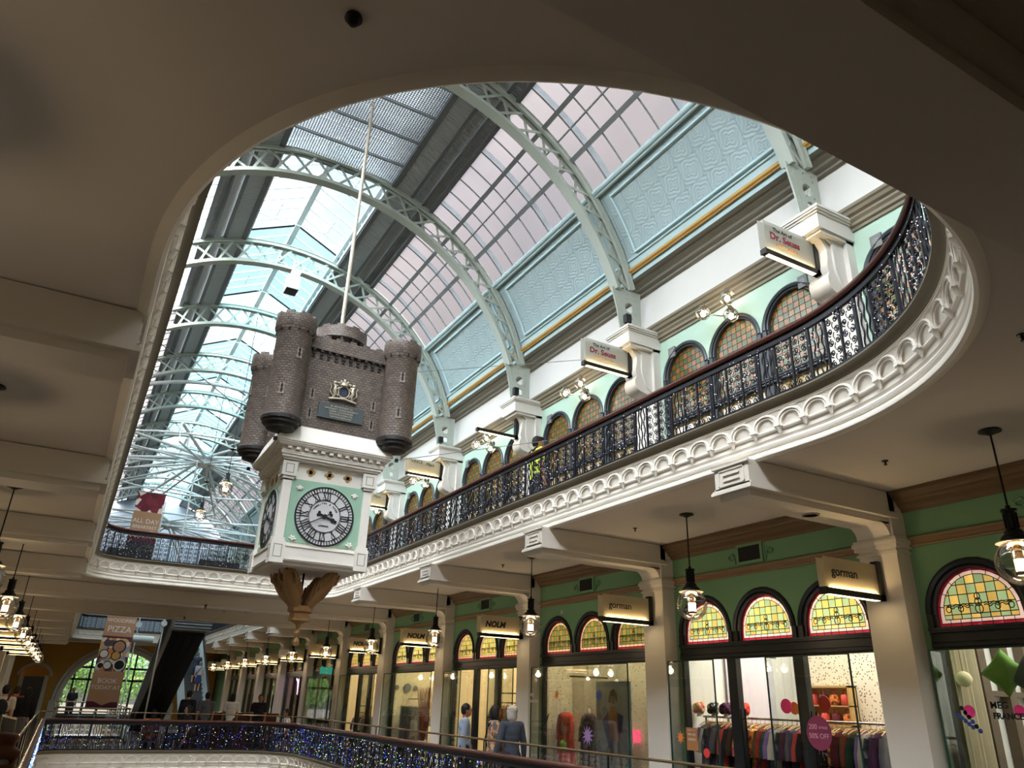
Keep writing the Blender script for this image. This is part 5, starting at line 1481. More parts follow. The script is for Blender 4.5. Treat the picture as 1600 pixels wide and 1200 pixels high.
# free-standing glass screens in front of the shop fronts
def glass_screen(y0, y1, label, z1=2.27, text=None):
    r = thing('glass_screen', label, 'glass screen', (8.2, y0, 0), 0, 'glass screens before the shop fronts')
    a, b = 0, y1-y0
    MB().box(-.005, .005, a, b, 0, z1).build('glass_sheet', MAT['shopglass'], r)
    mb = MB()
    for y in (a, b): mb.box(-.008, .008, y-.009, y+.009, 0, z1)
    mb.box(-.008, .008, a, b, z1-.006, z1+.008); mb.box(.0, .2, b-.006, b+.006, z1-.006, z1+.006)
    mb.build('sheet_edge', MAT['greenedge'], r)
    mb = MB(); mb.box(.008, .2, b-.004, b+.004, 0, z1); mb.build('return_sheet', MAT['shopglass'], r)
    return r
GS = {}
for y0, y1, lab in ((8.54, 9.53, 'frameless glass screen left of the clothes shop doorway'), (6.25, 7.55, 'frameless glass screen right of the clothes shop doorway'), (4.0, 5.22, 'frameless glass screen with script lettering, nearest the camera'),
                    (10.55, 13.66, 'frameless glass screen before the mannequin display window'), (16.9, 17.85, 'frameless glass screen left of the pale double doorway behind the walkers'), (14.4, 15.5, 'frameless glass screen right of the pale double doorway behind the walkers'),
                    (18.6, 22.0, 'frameless glass screen before the window of red branches'), (22.8, 23.9, 'frameless glass screen right of the third pale doorway'), (25.1, 26.2, 'frameless glass screen left of the third pale doorway'), (26.9, 30.2, 'frameless glass screen before the dark display window under the exit sign')):
    GS[y0] = glass_screen(y0, y1, lab)
def decal(par, y, z, pts, mat, x=-.008, name='sticker'):
    mb = MB(); mb.poly([pts], lambda u, v: (x, y-u, z+v), (-.002, 0, 0)); return mb.build(name, mat, par)
circ = lambda r, n=28, e=1.: [(r*cos(2*PI*i/n), r*e*sin(2*PI*i/n)) for i in range(n)]
def flower(r, n=10, f=.45): return [((r if i % 2 == 0 else r*f)*cos(PI*i/n), (r if i % 2 == 0 else r*f)*sin(PI*i/n)) for i in range(2*n)]
PLUM, HOT, ORA, RED, BLUEF, LIL, BRN = (M(nm, srgb(*c), .6) for nm, c in (('plum_sticker', (132, 54, 84)), ('hot_pink_sticker', (244, 60, 150)), ('orange_sticker', (226, 130, 64)), ('red_sticker', (214, 62, 60)), ('blue_sticker', (52, 74, 150)), ('lilac_sticker', (160, 130, 190)), ('brown_card', (170, 116, 72))))
g = GS[6.25]
d = decal(g, .56, 1.38, circ(.185, 36, 1.05), PLUM)
for t, s_, y, z in (('200', .085, .64, 1.42), ('STYLES', .04, .49, 1.425), ('50% OFF', .08, .56, 1.32)): letters(t, s_, (-.012, y, z), M('sticker_print', srgb(214, 160, 176), .6) if 'sticker_print' not in bpy.data.materials else bpy.data.materials['sticker_print'], d, plane='yz-')
g = GS[8.54]
decal(g, .776, 1.21, flower(.09, 8), ORA); decal(g, .246, 1.035, circ(.06), RED)
d = decal(g, .53, 1.20, [(-.115, -.15), (.115, -.15), (.115, .15), (-.115, .15)], BRN, name='hiring_card')
for t, z in (('COULD IT BE', .105), ('WE ARE', .045), ('HIRING!', -.02)): letters(t, .046 if z < .1 else .027, (-.012, .53, 1.20+z), MAT['cream'], d, plane='yz-')
g = GS[10.55]
letters('MEG', .09, (-.009, 3.05, 1.73), MAT['white'], g, plane='yz-', align='CENTER'); letters('FRANCES', .075, (-.009, 2.98, 1.62), MAT['white'], g, plane='yz-')
decal(g, 2.16, 1.764, flower(.085, 9), ORA); decal(g, .81, 1.774, flower(.10, 9), BLUEF); decal(g, 1.16, 1.125, flower(.17, 11), LIL)
decal(g, 2.49, 1.342, [(-.1, -.12), (0, -.03), (.1, .12), (0, .03)], MAT['ink'])
g = GS[4.0]
letters('MEG', .088, (-.012, .585, 1.70), MAT['ink'], g, plane='yz-', bold=.002); letters('FRANCES', .078, (-.012, .50, 1.605), MAT['ink'], g, plane='yz-', bold=.003)
decal(g, .90, 1.665, circ(.06, 24, 1.), HOT); decal(g, .40, 1.68, circ(.055), HOT)
for i in range(6): decal(g, .975-.03*i, 1.695-.042*i, circ(.023, 14), BLUEF if i % 2 else MAT['ink'])
for i in range(5): decal(g, 1.02-.032*i, 1.63-.028*i, circ(.022, 14), BLUEF)

# ---------------------------------------------------------------- shop rooms behind the right-hand fronts
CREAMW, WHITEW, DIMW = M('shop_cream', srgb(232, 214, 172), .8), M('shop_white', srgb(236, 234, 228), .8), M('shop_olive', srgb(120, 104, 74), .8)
TERR = terrazzo_mat('terrazzo_wall', srgb(226, 216, 196), srgb(110, 100, 92), .45, 26.)
SHOPS = [(0, 'white', 11.2, WHITEW, 60, (1., .95, .88)), (1, 'clothes', 11.2, WHITEW, 95, (1., .93, .84)), (2, 'mannequin', 9.35, TERR, 62, (1., .82, .55)), (3, 'pale', 11.4, CREAMW, 80, (1., .88, .66)), (4, 'branches', 11.0, CREAMW, 85, (1., .92, .72)), (5, 'third', 11.4, CREAMW, 70, (1., .88, .66))]
def room(k, y0, y1, depth, wm, e, col, mirror=False, n0=200):
    mb = MB(mirror); X0 = WX+.16
    mb.mesh([(X0, y0, 0), (depth, y0, 0), (depth, y1, 0), (X0, y1, 0), (X0, y0, 4.05), (depth, y0, 4.05), (depth, y1, 4.05), (X0, y1, 4.05)], [(0,1,5,4), (1,2,6,5), (2,3,7,6)])
    struct('wall_shop_%d' % (n0+k), mb, wm, solid=False)
    mb = MB(mirror); mb.mesh([(X0, y0, 3.95), (depth, y0, 3.95), (depth, y1, 3.95), (X0, y1, 3.95)], [(0,1,2,3)]); struct('ceiling_shop_%d' % (n0+k), mb, MAT['white'], solid=False)
    mb = MB(mirror); mb.mesh([(X0, y0, .02), (depth, y0, .02), (depth, y1, .02), (X0, y1, .02)], [(0,1,2,3)]); struct('floor_shop_%d' % (n0+k), mb, MAT['oak'] if k % 2 else MAT['grey'], solid=False)
    xm = (X0+depth)/2
    if mirror: xm = 6-xm
    if e: al('shop_light', (xm, (y0+y1)/2, 3.9), (0, 0, 0), e*1.0, (depth-X0)*.7, (y1-y0)*.8, col)
for k, nm, dep, wm, e, col in SHOPS:
    c = BC[1+k] if k else BC[1]; room(k, c-BAY/2+.1, c+BAY/2-.1, dep, wm, e, col)
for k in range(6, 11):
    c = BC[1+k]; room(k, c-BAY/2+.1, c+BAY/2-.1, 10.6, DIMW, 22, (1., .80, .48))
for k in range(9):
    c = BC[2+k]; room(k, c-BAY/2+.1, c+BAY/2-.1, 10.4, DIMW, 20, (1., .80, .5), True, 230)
# upper-floor fronts
def upper_front(k, c, mirror):
    f = frames('window_%d' % (300+k+(40 if mirror else 0)), 8.4, 7.07, 6.28, 6.15, MAT['framel'], mirror, c, (-.59, .59), FZ, k)
    for q in (-1, 0, 1): pane(8.4, c+q*ARC_P, 7.07, 6.28, ST_UP, f, mirror, knot=False, border=False)
    mb = MB(mirror); mb.mesh([(8.49, c-1.7, FZ+.05), (8.49, c+1.7, FZ+.05), (8.49, c+1.7, 6.15), (8.49, c-1.7, 6.15)], [(0,1,2,3)]); mb.build('plate_glass', MAT['shopglass'], f, solid=False)
for k, c in enumerate(BC[1:12]):
    upper_front(k, c+.0, False)
    room(k, c-BAY/2+.1, c+BAY/2-.1, 10.6, DIMW, 0, None, False, 260) if False else None
for k, c in enumerate(BC[2:11]): upper_front(k, c, True)
for mirror, sd in ((False, 'right'), (True, 'left')):
    mb = MB(mirror); mb.mesh([(11, -3, FZ), (11, YEND, FZ), (11, YEND, 8.), (11, -3, 8.), (8.55, -3, 8.), (8.55, YEND, 8.), (8.55, -3, FZ+.01), (8.55, YEND, FZ+.01), (11, -3, FZ+.01), (11, YEND, FZ+.01)], [(0,1,2,3), (3,2,5,4), (6,7,9,8)])
    struct('wall_upper_shops_%s' % sd, mb, CREAMW, solid=False)
    for k in range(5):
        al('shop_light', (9.8 if not mirror else -3.8, BC[1+2*k]+2, 7.9), (0, 0, 0), 26, 1.5, 7., (1., .85, .6))
# small things on the walls: vents, thermostat plates, sprinklers
vent = thing('air_vent', '', 'vent', (0, 0, 0))
MB().box(-.03, 0, -.25, .25, -.145, .145).build('vent_frame', MAT['green'], vent)
mb = MB(); mb.box(-.035, -.028, -.205, .205, -.105, .105)
mb.build('grille', MAT['black'], vent)
mb = MB()
for s_ in (-1, 1):
    mb = MB(); mb.tube([(-.01, s_*(.29+.02*i), -.12+.05*i+.03*sin(i)) for i in range(4)] + [(-.01, s_*(.37+.06*cos(a)), .0+.06*sin(a)) for a in (0, -.8, -1.6, -2.4, -3.2)], .014, 6)
    mb.box(-.012, 0, s_*.27-.012, s_*.27+.012, -.145, .145); mb.build('scroll_relief', MAT['green'], vent, smooth=60)
for k in range(8):
    lab = '%s dark air vent high on the green shop wall, counting from the near end' % ORD[k]; y = BC[1+k]+.13
    if k == 0: vent.location = (WX, y, 3.735); tag(vent, lab, None, 'air vents')
    else: dup(vent, (WX, y, 3.735), 0, lab, 'air vents')
spk = thing('wall_speaker', '', 'speaker', (0, 0, 0))
MB().box(-.03, 0, -.085, .085, -.1, .1).build('speaker_box', MAT['grey'], spk); m2 = MB(); m2.cyl((-.031, 0, 0), (-.034, 0, 0), .05, n=16); m2.build('speaker_grille', MAT['steel'], spk)
n = 0
for k in range(5):
    for dy in (-.62, .62):
        y = PY[2+k]+dy*(1 if dy < 0 else 1)
        if dy > 0 and k > 1: continue
        lab = '%s small grey square speaker on the mint wall, from the near end' % ORD[n]
        if n == 0: spk.location = (8.4, y, 7.55); tag(spk, lab, None, 'wall speakers')
        else: dup(spk, (8.4, y, 7.55), 0, lab, 'wall speakers')
        n += 1
for k, (y, z) in enumerate(((12.92, 3.30), (5.98, 3.33))):
    r = thing('wall_box', ['tiny white box on the green wall left of the mannequin window arches', 'tiny white box on the green wall behind the nearer black-lettered sign'][k], 'wall box', (WX, y, z)); MB().box(-.02, 0, -.03, .03, -.03, .03).build('box_cover', MAT['white'], r); MB().box(-.023, -.02, -.012, .012, -.012, .012).build('box_lens', MAT['black'], r)
spr = thing('sprinkler', '', 'sprinkler', (0, 0, 0))
mb = MB(); mb.lathe([(.0, 0), (.034, 0), (.034, -.008), (.011, -.012), (.009, -.045), (.0, -.045)], 14); mb.build('sprinkler_body', MAT['black'], spr, smooth=40)
mb = MB(); mb.cyl((0, 0, -.044), (0, 0, -.05), .018, n=12); mb.build('deflector', MAT['black'], spr)
for k, (x, y, lab) in enumerate(((7.15, 4.66, 'small sprinkler on the right soffit nearest the big globe lamp'), (7.1, 8.85, 'small sprinkler on the right soffit beyond the second globe lamp'), (7.1, 13.0, 'small sprinkler on the right soffit beyond the third globe lamp'), (5.37, 2.31, 'sprinkler on the soffit at the far right edge of the photo'), (-1.1, 10.3, 'sprinkler on the left soffit by its nearest lamp'))):
    if k == 0: spr.location = (x, y, CZ); tag(spr, lab)
    else: dup(spr, (x, y, CZ), 0, lab)
sd = thing('smoke_detector', 'dark domed detector alone on the ceiling at the top of the photo', 'detector', (.44, 2.21, CZ))
mb = MB(); mb.lathe([(.0, 0), (.034, 0), (.036, -.012), (.026, -.02), (.0, -.02)], 18); mb.build('detector_base', MAT['black'], sd, smooth=40)
mb = MB(); mb.lathe([(.022, -.02), (.022, -.032), (.012, -.045), (.0, -.048)], 16); mb.build('detector_dome', MAT['rubber'], sd, smooth=40)
for k, (x, y) in enumerate(((3.42, 25.0), (4.1, 26.0), (4.75, 25.93), (1.6, 24.3), (2.0, 25.6), (3.0, 24.0))):
    r = thing('downlight', ['small dark downlight in the bridge soffit left of the eagles', 'small dark camera-like downlight in the bridge soffit, middle one', 'small dark downlight in the bridge soffit nearest the eagles', 'bright round downlight in the bridge soffit nearest the left', 'bright round downlight in the bridge soffit, second from left', 'bright round downlight in the bridge soffit ahead of the dark ones'][k], 'downlight', (x, y, CZ))
    if k < 3:
        mb = MB(); mb.lathe([(.0, 0), (.07, 0), (.07, -.04), (.05, -.09), (.0, -.10)], 14); mb.build('housing', MAT['black'], r, smooth=40)
        mb = MB(); mb.cyl((0, 0, -.10), (0, 0, -.104), .035, n=12); mb.build('lens', MAT['grey'], r)
    else:
        mb = MB(); mb.cyl((0, 0, 0), (0, 0, -.012), .06, n=16); mb.build('bezel', MAT['white'], r); mb = MB(); mb.cyl((0, 0, -.012), (0, 0, -.014), .045, n=16); mb.build('lens', MAT['bulb2'], r)
cl = 0
for (x, y) in ((8.3-1.2, 5.3), (7.3, 5.75)):
    r = thing('ceiling_light', ['flush round downlight under the nearest right beam, nearer the shop wall', 'flush round downlight under the nearest right beam, nearer the void'][cl], 'ceiling light', (x-.2*cl, 5.65, 3.70)); cl += 1
    mb = MB(); mb.lathe([(.0, 0), (.1, 0), (.1, -.012), (.08, -.016), (.0, -.016)], 24); mb.build('trim_ring', MAT['cream'], r, smooth=40)
# ---------------------------------------------------------------- the clothes shop (second bay)
Y1 = BC[2]
rk = thing('clothes_rail', 'long metal clothes rail of garments inside the shop with the round plum sticker', 'clothes rail', (8.9, Y1+.32, 0))
mb = MB(); mb.cyl((0, -1.75, 1.50), (0, 1.5, 1.50), .016, n=10); mb.build('rail', MAT['chrome'], rk, smooth=50)
for y in (-1.7, 1.45): mb = MB(); mb.cyl((0, y, 0), (0, y, 1.5), .016, n=10); mb.cyl((-.2, y, .02), (.2, y, .02), .016, n=8); mb.build('upright', MAT['chrome'], rk, smooth=50)
PAL = [('lavender-grey', (132, 104, 160)), ('cream', (206, 196, 180)), ('dark floral', None), ('plum', (84, 48, 80)), ('grey', (110, 108, 116)), ('slate blue', (84, 92, 122)), ('coral red', (220, 84, 74)), ('black', (28, 26, 28)), ('dark brown', (62, 44, 38)), ('pink and yellow floral', None), ('rust', (176, 76, 44)), ('black and white', None), ('orange floral', None), ('maroon', (110, 40, 50)), ('olive', (96, 96, 52)), ('brick red', (170, 64, 54)), ('dark green', (40, 74, 58))]
FL = {'dark floral': [srgb(30, 30, 36), srgb(50, 60, 80), srgb(30, 34, 40), srgb(120, 110, 130)], 'pink and yellow floral': [srgb(224, 120, 130), srgb(240, 180, 60), srgb(206, 80, 110), srgb(250, 220, 150)], 'black and white': [srgb(24, 24, 24), srgb(30, 30, 30), srgb(210, 205, 200)], 'orange floral': [srgb(220, 110, 40), srgb(120, 60, 30), srgb(240, 170, 70)]}
CLOTH = {n: (M('cloth_'+n.replace(' ', '_'), srgb(*c), .9, noise=.18, nscale=12) if c else pattern_mat('cloth_'+n.replace(' ', '_'), FL[n], 26)) for n, c in PAL}
HANG = M('hanger_wood', srgb(198, 160, 104), .5)
def garment_mesh(w=.21, L=.78, seed=0):
    rnd = random.Random(seed); mb = MB(); N = 16; vs = []
    rows = [(0, .05, .012), (-.03, w*.75, .03), (-.07, w, .036), (-.30, w*.86, .034), (-.55, w*.98, .04), (-L, w*1.12, .05)]
    for z, a, b in rows:
        for i in range(N):
            t = 2*PI*i/N; fold = 1+.25*sin(5*t+seed)*min(1, -z/.5); vs.append((a*cos(t), b*sin(t)*fold*1.0, z+rnd.uniform(-.008, .008)))
    fs = [(j*N+i, j*N+(i+1) % N, (j+1)*N+(i+1) % N, (j+1)*N+i) for j in range(len(rows)-1) for i in range(N)]
    mb.mesh(vs, fs); mb.b.faces.new([v for v in list(mb.b.verts)[-N:]])
    for s_ in (-1, 1): mb.tube([(s_*w*.9, 0, -.07), (s_*w*1.2, .004, -.26), (s_*w*1.22, .0, -.40)], [.045, .05, .055], 8)
    return mb
hm = MB(); hm.tube([(-.2, 0, -.03), (-.1, 0, .015), (0, 0, .035), (.1, 0, .015), (.2, 0, -.03)], .009, 6); hm.tube([(0, 0, .035), (0, 0, .075), (.02, 0, .095), (.018, 0, .115), (-.006, 0, .118)], .004, 5)
hang_me = keepmesh(hm, HANG, 50)
gm = [keepmesh(garment_mesh(.20, L, i), None, 60) for i, L in enumerate((.74, .95, .62))]
n = 39
for i in range(n):
    nm, _ = PAL[i % len(PAL)] if i != 13 else PAL[9]
    y = 9.46-3.1*i/(n-1)
    r = thing('hanging_garment', '%s garment, %s from the left on the shop rail' % (nm, ORD[i]), 'garment', (8.9, y, 1.40+random.uniform(-.006, .006)), random.uniform(-.25, .25), 'garments on the shop rail')
    me = gm[i % 3].copy(); me.materials.clear(); me.materials.append(CLOTH[nm]); o = bpy.data.objects.new('cloth', me); COL.objects.link(o); o.parent = r
    h = bpy.data.objects.new('hanger', hang_me); COL.objects.link(h); h.parent = r
# hats / caps on stands over the rail, curtains, wall display of bags
for i, (y, c, lab) in enumerate(((9.60, 'pink and yellow floral', 'pink floral head-form above the left end of the clothes rail'), (9.28, 'black and white', 'black and white head-form above the clothes rail'), (9.02, 'plum', 'purple head-form above the clothes rail behind the dark post'), (8.66, 'coral red', 'red and grey head-form above the clothes rail'))):
    r = thing('head_form', lab, 'display head', (8.85, y, 1.50))
    mb = MB()
    for q in range(14): a = q*2.4; mb.sphere((.05*cos(a), .05*sin(a), .08+.09*(q/14)), .05, 8, 6)
    mb.build('fabric_cap', CLOTH[c], r, smooth=60); mb = MB(); mb.lathe([(.05, 0), (.04, .02), (.03, .04), (.03, .07), (.0, .09)], 14); mb.build('stand', MAT['white'], r, smooth=50)
r = thing('shop_curtain', 'white pleated curtain hanging at the back of the clothes shop', 'curtain', (10.1, 9.66, 0))
mb = MB(); vs = []
for i in range(81):
    y = -.55+1.1*i/80
    for z in (.1, 3.0): vs.append((y, .03*sin(i*.9), z))
mb.mesh(vs, [(2*i, 2*i+2, 2*i+3, 2*i+1) for i in range(80)]); mb.build('pleats', M('curtain_white', srgb(226, 220, 226), .9), r, smooth=60, solid=False)
mb = MB(); mb.cyl((-.6, 0, 3.02), (.6, 0, 3.02), .02, n=8); mb.build('curtain_pole', MAT['chrome'], r)
struct('wall_shop_terrazzo', MB().box(10.6, 10.75, Y1-1.98, 8.88, 0, 3.94), TERR)
r = thing('display_case', 'wooden wall case of red and orange goods behind the clothes rail', 'display case', (10.57, 8.44, 1.42))
mb = MB()
for y0, y1, z0, z1 in ((-.42, .42, 0, .03), (-.42, .42, .55, .58), (-.42, -.39, 0, .58), (.39, .42, 0, .58), (-.42, .42, .28, .30)): mb.box(-.16, .02, y0, y1, z0, z1)
mb.box(0, .02, -.42, .42, 0, .58); mb.build('case', M('case_wood', srgb(206, 164, 104), .5), r)
for i in range(8):
    y, z = -.3+.2*(i % 4), .305 if i < 4 else .035
    b = thing('handbag', '%s red and orange bag in the wooden wall case, counting along its shelves' % ORD[i], 'bag', (10.48, 8.44+y, 1.42+z), 0, 'bags in the wall case')
    mb = MB(); mb.lathe([(.06, 0), (.075, .02), (.07, .13), (.05, .15), (.0, .15)], 12); mb.build('bag_body', [CLOTH['coral red'], CLOTH['orange floral'], CLOTH['maroon']][i % 3], b, smooth=50)
    mb = MB(); mb.tube([(0, -.04, .14), (0, -.03, .21), (0, .03, .21), (0, .04, .14)], .008, 6); mb.build('bag_handle', CLOTH['rust'], b, smooth=50)
for i, (y, z, rr, m_) in enumerate(((8.26, 1.682, .10, HOT), (8.13, 1.656, .085, ORA), (8.03, 1.644, .085, RED), (7.42, 1.72, .10, RED))):
    r = thing('hanging_disc', ['hot pink paper disc hung inside the clothes shop', 'orange paper disc hung beside the hot pink one', 'red paper disc hung behind the dark door post', 'red paper disc hung before the wooden wall case'][i], 'paper disc', (9.3+.02*i if i < 3 else 9.1, y, z))
    mb = MB(); mb.cyl((0, 0, 0), (.01, 0, 0), rr, n=28); mb.build('disc', m_, r); mb = MB(); mb.cyl((.005, 0, rr), (.005, 0, 3.9-z), .002, n=4); mb.build('thread', MAT['white'], r)
# ---------------------------------------------------------------- window of the right-most bay
Y0 = BC[1]
def pillow(y, z, m_, lab, rot):
    r = thing('cushion', lab, 'cushion', (8.75, y, z), 0); mb = MB(); N = 14; vs = []
    for j in range(N+1):
        for i in range(N+1):
            u, v = -1+2*i/N, -1+2*j/N; h = .08*max(0, (1-u**4)*(1-v**4))**.5; vs.append((h, u*.175*(1-.10*(1-abs(v))), v*.175*(1-.10*(1-abs(u)))))
    k0 = len(vs); vs += [(-a, b, c) for a, b, c in vs]
    q = lambda i, j, o: o+j*(N+1)+i
    fs = [(q(i, j, o), q(i+1, j, o), q(i+1, j+1, o), q(i, j+1, o)) for o in (0, k0) for j in range(N) for i in range(N)]
    mb.mesh(vs, fs); mb.build('cover', m_, r, smooth=80); r.rotation_euler = rot
    mb = MB(); mb.cyl((0, 0, .0), (0, .0, .9), .003, n=4); m3 = MB().cyl((8.75, y, z+.22), (8.75, y, 3.9), .003, n=4); m3.build('hanging_thread', MAT['white'], label='thin thread holding the %s' % ('bright green cushion' if lab.startswith('bright') else 'dark green cushion'), cat='thread')
pillow(4.77, 2.06, M('green_velvet', srgb(112, 164, 60), .7, noise=.2, nscale=8), 'bright green velvet cushion hanging in the nearest shop window', (.75, .1, .15))
pillow(4.50, 2.02, M('forest_velvet', srgb(36, 66, 52), .7, noise=.2, nscale=8), 'dark green cushion hanging beside the bright green one', (.6, .2, -.1))
mb = MB()
for x0, x1 in ((9.45, 9.60), (9.95, 10.10), (10.45, 10.6)): mb.box(x0, x1, 5.42, 5.54, .0, 3.9)
mb.box(9.45, 10.6, 5.44, 5.53, 1.85, 1.91); struct('trim_shop_partition', mb, M('shop_partition', srgb(104, 88, 72), .6))
r = thing('shop_curtain', 'beige pleated curtain beside the dark timber posts in the nearest shop', 'curtain', (9.2, 5.45, 0))
mb = MB(); vs = []
for i in range(41):
    for z in (.1, 3.4): vs.append((-.24+.48*i/40, .02*sin(i*1.1), z))
mb.mesh(vs, [(2*i, 2*i+2, 2*i+3, 2*i+1) for i in range(40)]); mb.build('pleats', M('curtain_beige', srgb(206, 194, 166), .9), r, smooth=60, solid=False)
mb = MB(); mb.cyl((-.26, 0, 3.42), (.26, 0, 3.42), .015, n=8); mb.build('curtain_pole', MAT['chrome'], r)
r = thing('paper_lantern', 'pale round paper lantern at the left edge of the nearest shop window', 'lantern', (8.98, 5.36, 2.01))
mb = MB(); mb.sphere((0, 0, 0), .085, 18, 12); mb.build('shade', M('lantern_paper', srgb(238, 226, 180), .8), r, smooth=180); mb = MB(); mb.cyl((0, 0, .08), (0, 0, 1.9), .003, n=4); mb.build('cord', MAT['black'], r)
r = thing('clothes_rack', 'small rack of pale clothes low in the nearest shop window', 'clothes rack', (9.3, 4.3, 0))
mb = MB(); mb.cyl((0, -.7, 1.38), (0, .7, 1.38), .016, n=8); 
for y in (-.7, .7): mb.cyl((0, y, 0), (0, y, 1.38), .016, n=8)
mb.build('rack_frame', MAT['brass'], r)
for i, (nm, y) in enumerate((('plum', .5), ('cream', .3), ('grey', .1), ('olive', -.15), ('dark brown', -.4))):
    t = thing('hanging_garment', '%s garment, %s from the left on the rack in the nearest window' % (nm, ORD[i]), 'garment', (9.3, 4.3+y, 1.28), random.uniform(-.3, .3), 'garments on the nearest rack')
    me = gm[i % 3].copy(); me.materials.clear(); me.materials.append(CLOTH[nm]); o = bpy.data.objects.new('cloth', me); COL.objects.link(o); o.parent = t
    h = bpy.data.objects.new('hanger', hang_me); COL.objects.link(h); h.parent = t
# ---------------------------------------------------------------- mannequin window (third bay)
Y2 = BC[3]
def mannequin(y, m_, lab, L, X=8.94):
    r = thing('mannequin', lab, 'mannequin', (X, y, .1))
    mb = MB(); mb.lathe([(.15, 0), (.15, .02), (.02, .03), (.02, .75), (.0, .75)], 20); mb.build('stand', MAT['chrome'], r, smooth=40)
    mb = MB(); mb.lathe([(.0, .72), (.14, .75), (.16, .85), (.13, 1.02), (.15, 1.18), (.165, 1.27), (.13, 1.33), (.05, 1.37), (.042, 1.42), (.03, 1.44), (.0, 1.445)], 20); [setattr(v.co, 'x', v.co.x*.62) for v in mb.b.verts]; mb.build('torso', MAT['cream'], r, smooth=60)
    mb = MB(); prof = [(.055, 1.372), (.14, 1.337), (.175, 1.27), (.162, 1.18), (.142, 1.03), (.18, .85), (.21, .6), (.25, L)]; mb.lathe(prof, 28)
    for v in mb.b.verts:
        a = math.atan2(v.co.y, v.co.x); 
        if v.co.z < 1.0: f = 1+.07*sin(9*a); v.co.x *= f; v.co.y *= f
        v.co.x *= .72
    for s_ in (-1, 1): mb.tube([(0, s_*.15, 1.30), (-.02, s_*.215, 1.08), (-.05, s_*.21, .86)], [.05, .05, .042], 10)
    mb.build('dress', m_, r, smooth=60, solid=False)
    return r
mannequin(13.56, CLOTH['lavender-grey'], 'lavender dress on a headless mannequin, leftmost of three in the window', .35)
mq = mannequin(13.26, CLOTH['coral red'], 'coral red dress on a headless mannequin in the middle of three', .30, 8.78)
mannequin(12.74, CLOTH['dark floral'], 'dark floral dress on a headless mannequin, rightmost of three in the window', .32)
b = thing('handbag', 'lime green and yellow bag hung on the coral red mannequin', 'bag', (8.66, 13.2, .88)); mb = MB(); mb.sphere((0, 0, 0), 1, 14, 10, (.05, .12, .11)); mb.build('bag_body', M('lime_bag', srgb(150, 190, 50), .6), b, smooth=60); mb = MB(); mb.tube([(0, -.09, .05), (0, -.1, .25), (0, .08, .42), (0, .1, .05)], .009, 6); mb.build('bag_strap', CLOTH['olive'], b)
r = thing('fashion_poster', 'tall grey-blue poster of a figure in a hat and orange dress in the shop window', 'poster', (8.78, 11.74, .3))
MB().box(-.01, .01, -.52, .52, 0, 1.72).build('poster_board', M('poster_grey', srgb(168, 180, 188), .6, noise=.12), r)
def blob(pts, mat, nm, x=-.012):
    mb = MB(); mb.poly([pts], lambda u, v: (x, -u, v), (-.003, 0, 0)); return mb.build(nm, mat, r)
blob([(-.10, 1.30), (.10, 1.30), (.14, 1.05), (.18, .75), (-.14, .72), (-.12, 1.05)], M('poster_orange', srgb(206, 128, 66), .7, noise=.25, nscale=12), 'printed_dress')
blob([(-.13, 1.22), (-.32, 1.05), (-.14, .62), (-.02, .68), (-.14, 1.0)], M('poster_blue', srgb(40, 52, 120), .7), 'printed_coat'); blob([(.12, 1.2), (.30, 1.15), (.26, .9), (.16, .85)], bpy.data.materials['poster_blue'], 'printed_coat')
blob([(.065*cos(2*PI*i/20)+.02, 1.42+.085*sin(2*PI*i/20)) for i in range(20)], MAT['skin2'], 'printed_face'); blob([(-.11, 1.46), (-.06, 1.56), (.06, 1.60), (.14, 1.50), (.13, 1.36), (.08, 1.46), (-.04, 1.48), (-.06, 1.36), (-.12, 1.36)], DK, 'printed_hat', -.016)
blob([(-.10, .72), (-.04, .72), (-.04, .34), (-.08, .30)], MAT['skin2'], 'printed_leg'); blob([(.08, .74), (.16, .74), (.30, .10), (.25, .08)], MAT['skin2'], 'printed_leg')
blob([(.28, .30), (.36, .42), (.34, .18), (.28, .14)], M('poster_green', srgb(60, 120, 90), .7), 'printed_leaf')
sg = thing('neon_letters', 'red lit shop letters on the speckled wall either side of the poster', 'sign', (9.33, 12.3, 1.02))
RN = M('red_letter_face', srgb(170, 40, 60), .4, emis=(1., .1, .2), estr=.6, mis=False)
t = put(text_mb('gorman', .42, .04, .006, plane='yz-'), (-.03, 0, 0)); t.build('lettering', RN, sg, solid=False)
r = thing('twin_arm_lamp', 'slim brass two-armed lamp on the ceiling of the mannequin window', 'lamp', (8.9, 12.7, 2.08))
mb = MB(); mb.bar((0, -.65, 0), (0, .62, .05), .02, .03); mb.cyl((0, 0, 0), (0, 0, 1.8), .008, n=6); mb.build('arm', MAT['brass'], r); mb = MB(); mb.sphere((0, .0, .0), .03, 10, 8); mb.build('bulb', MAT['bulb'], r)
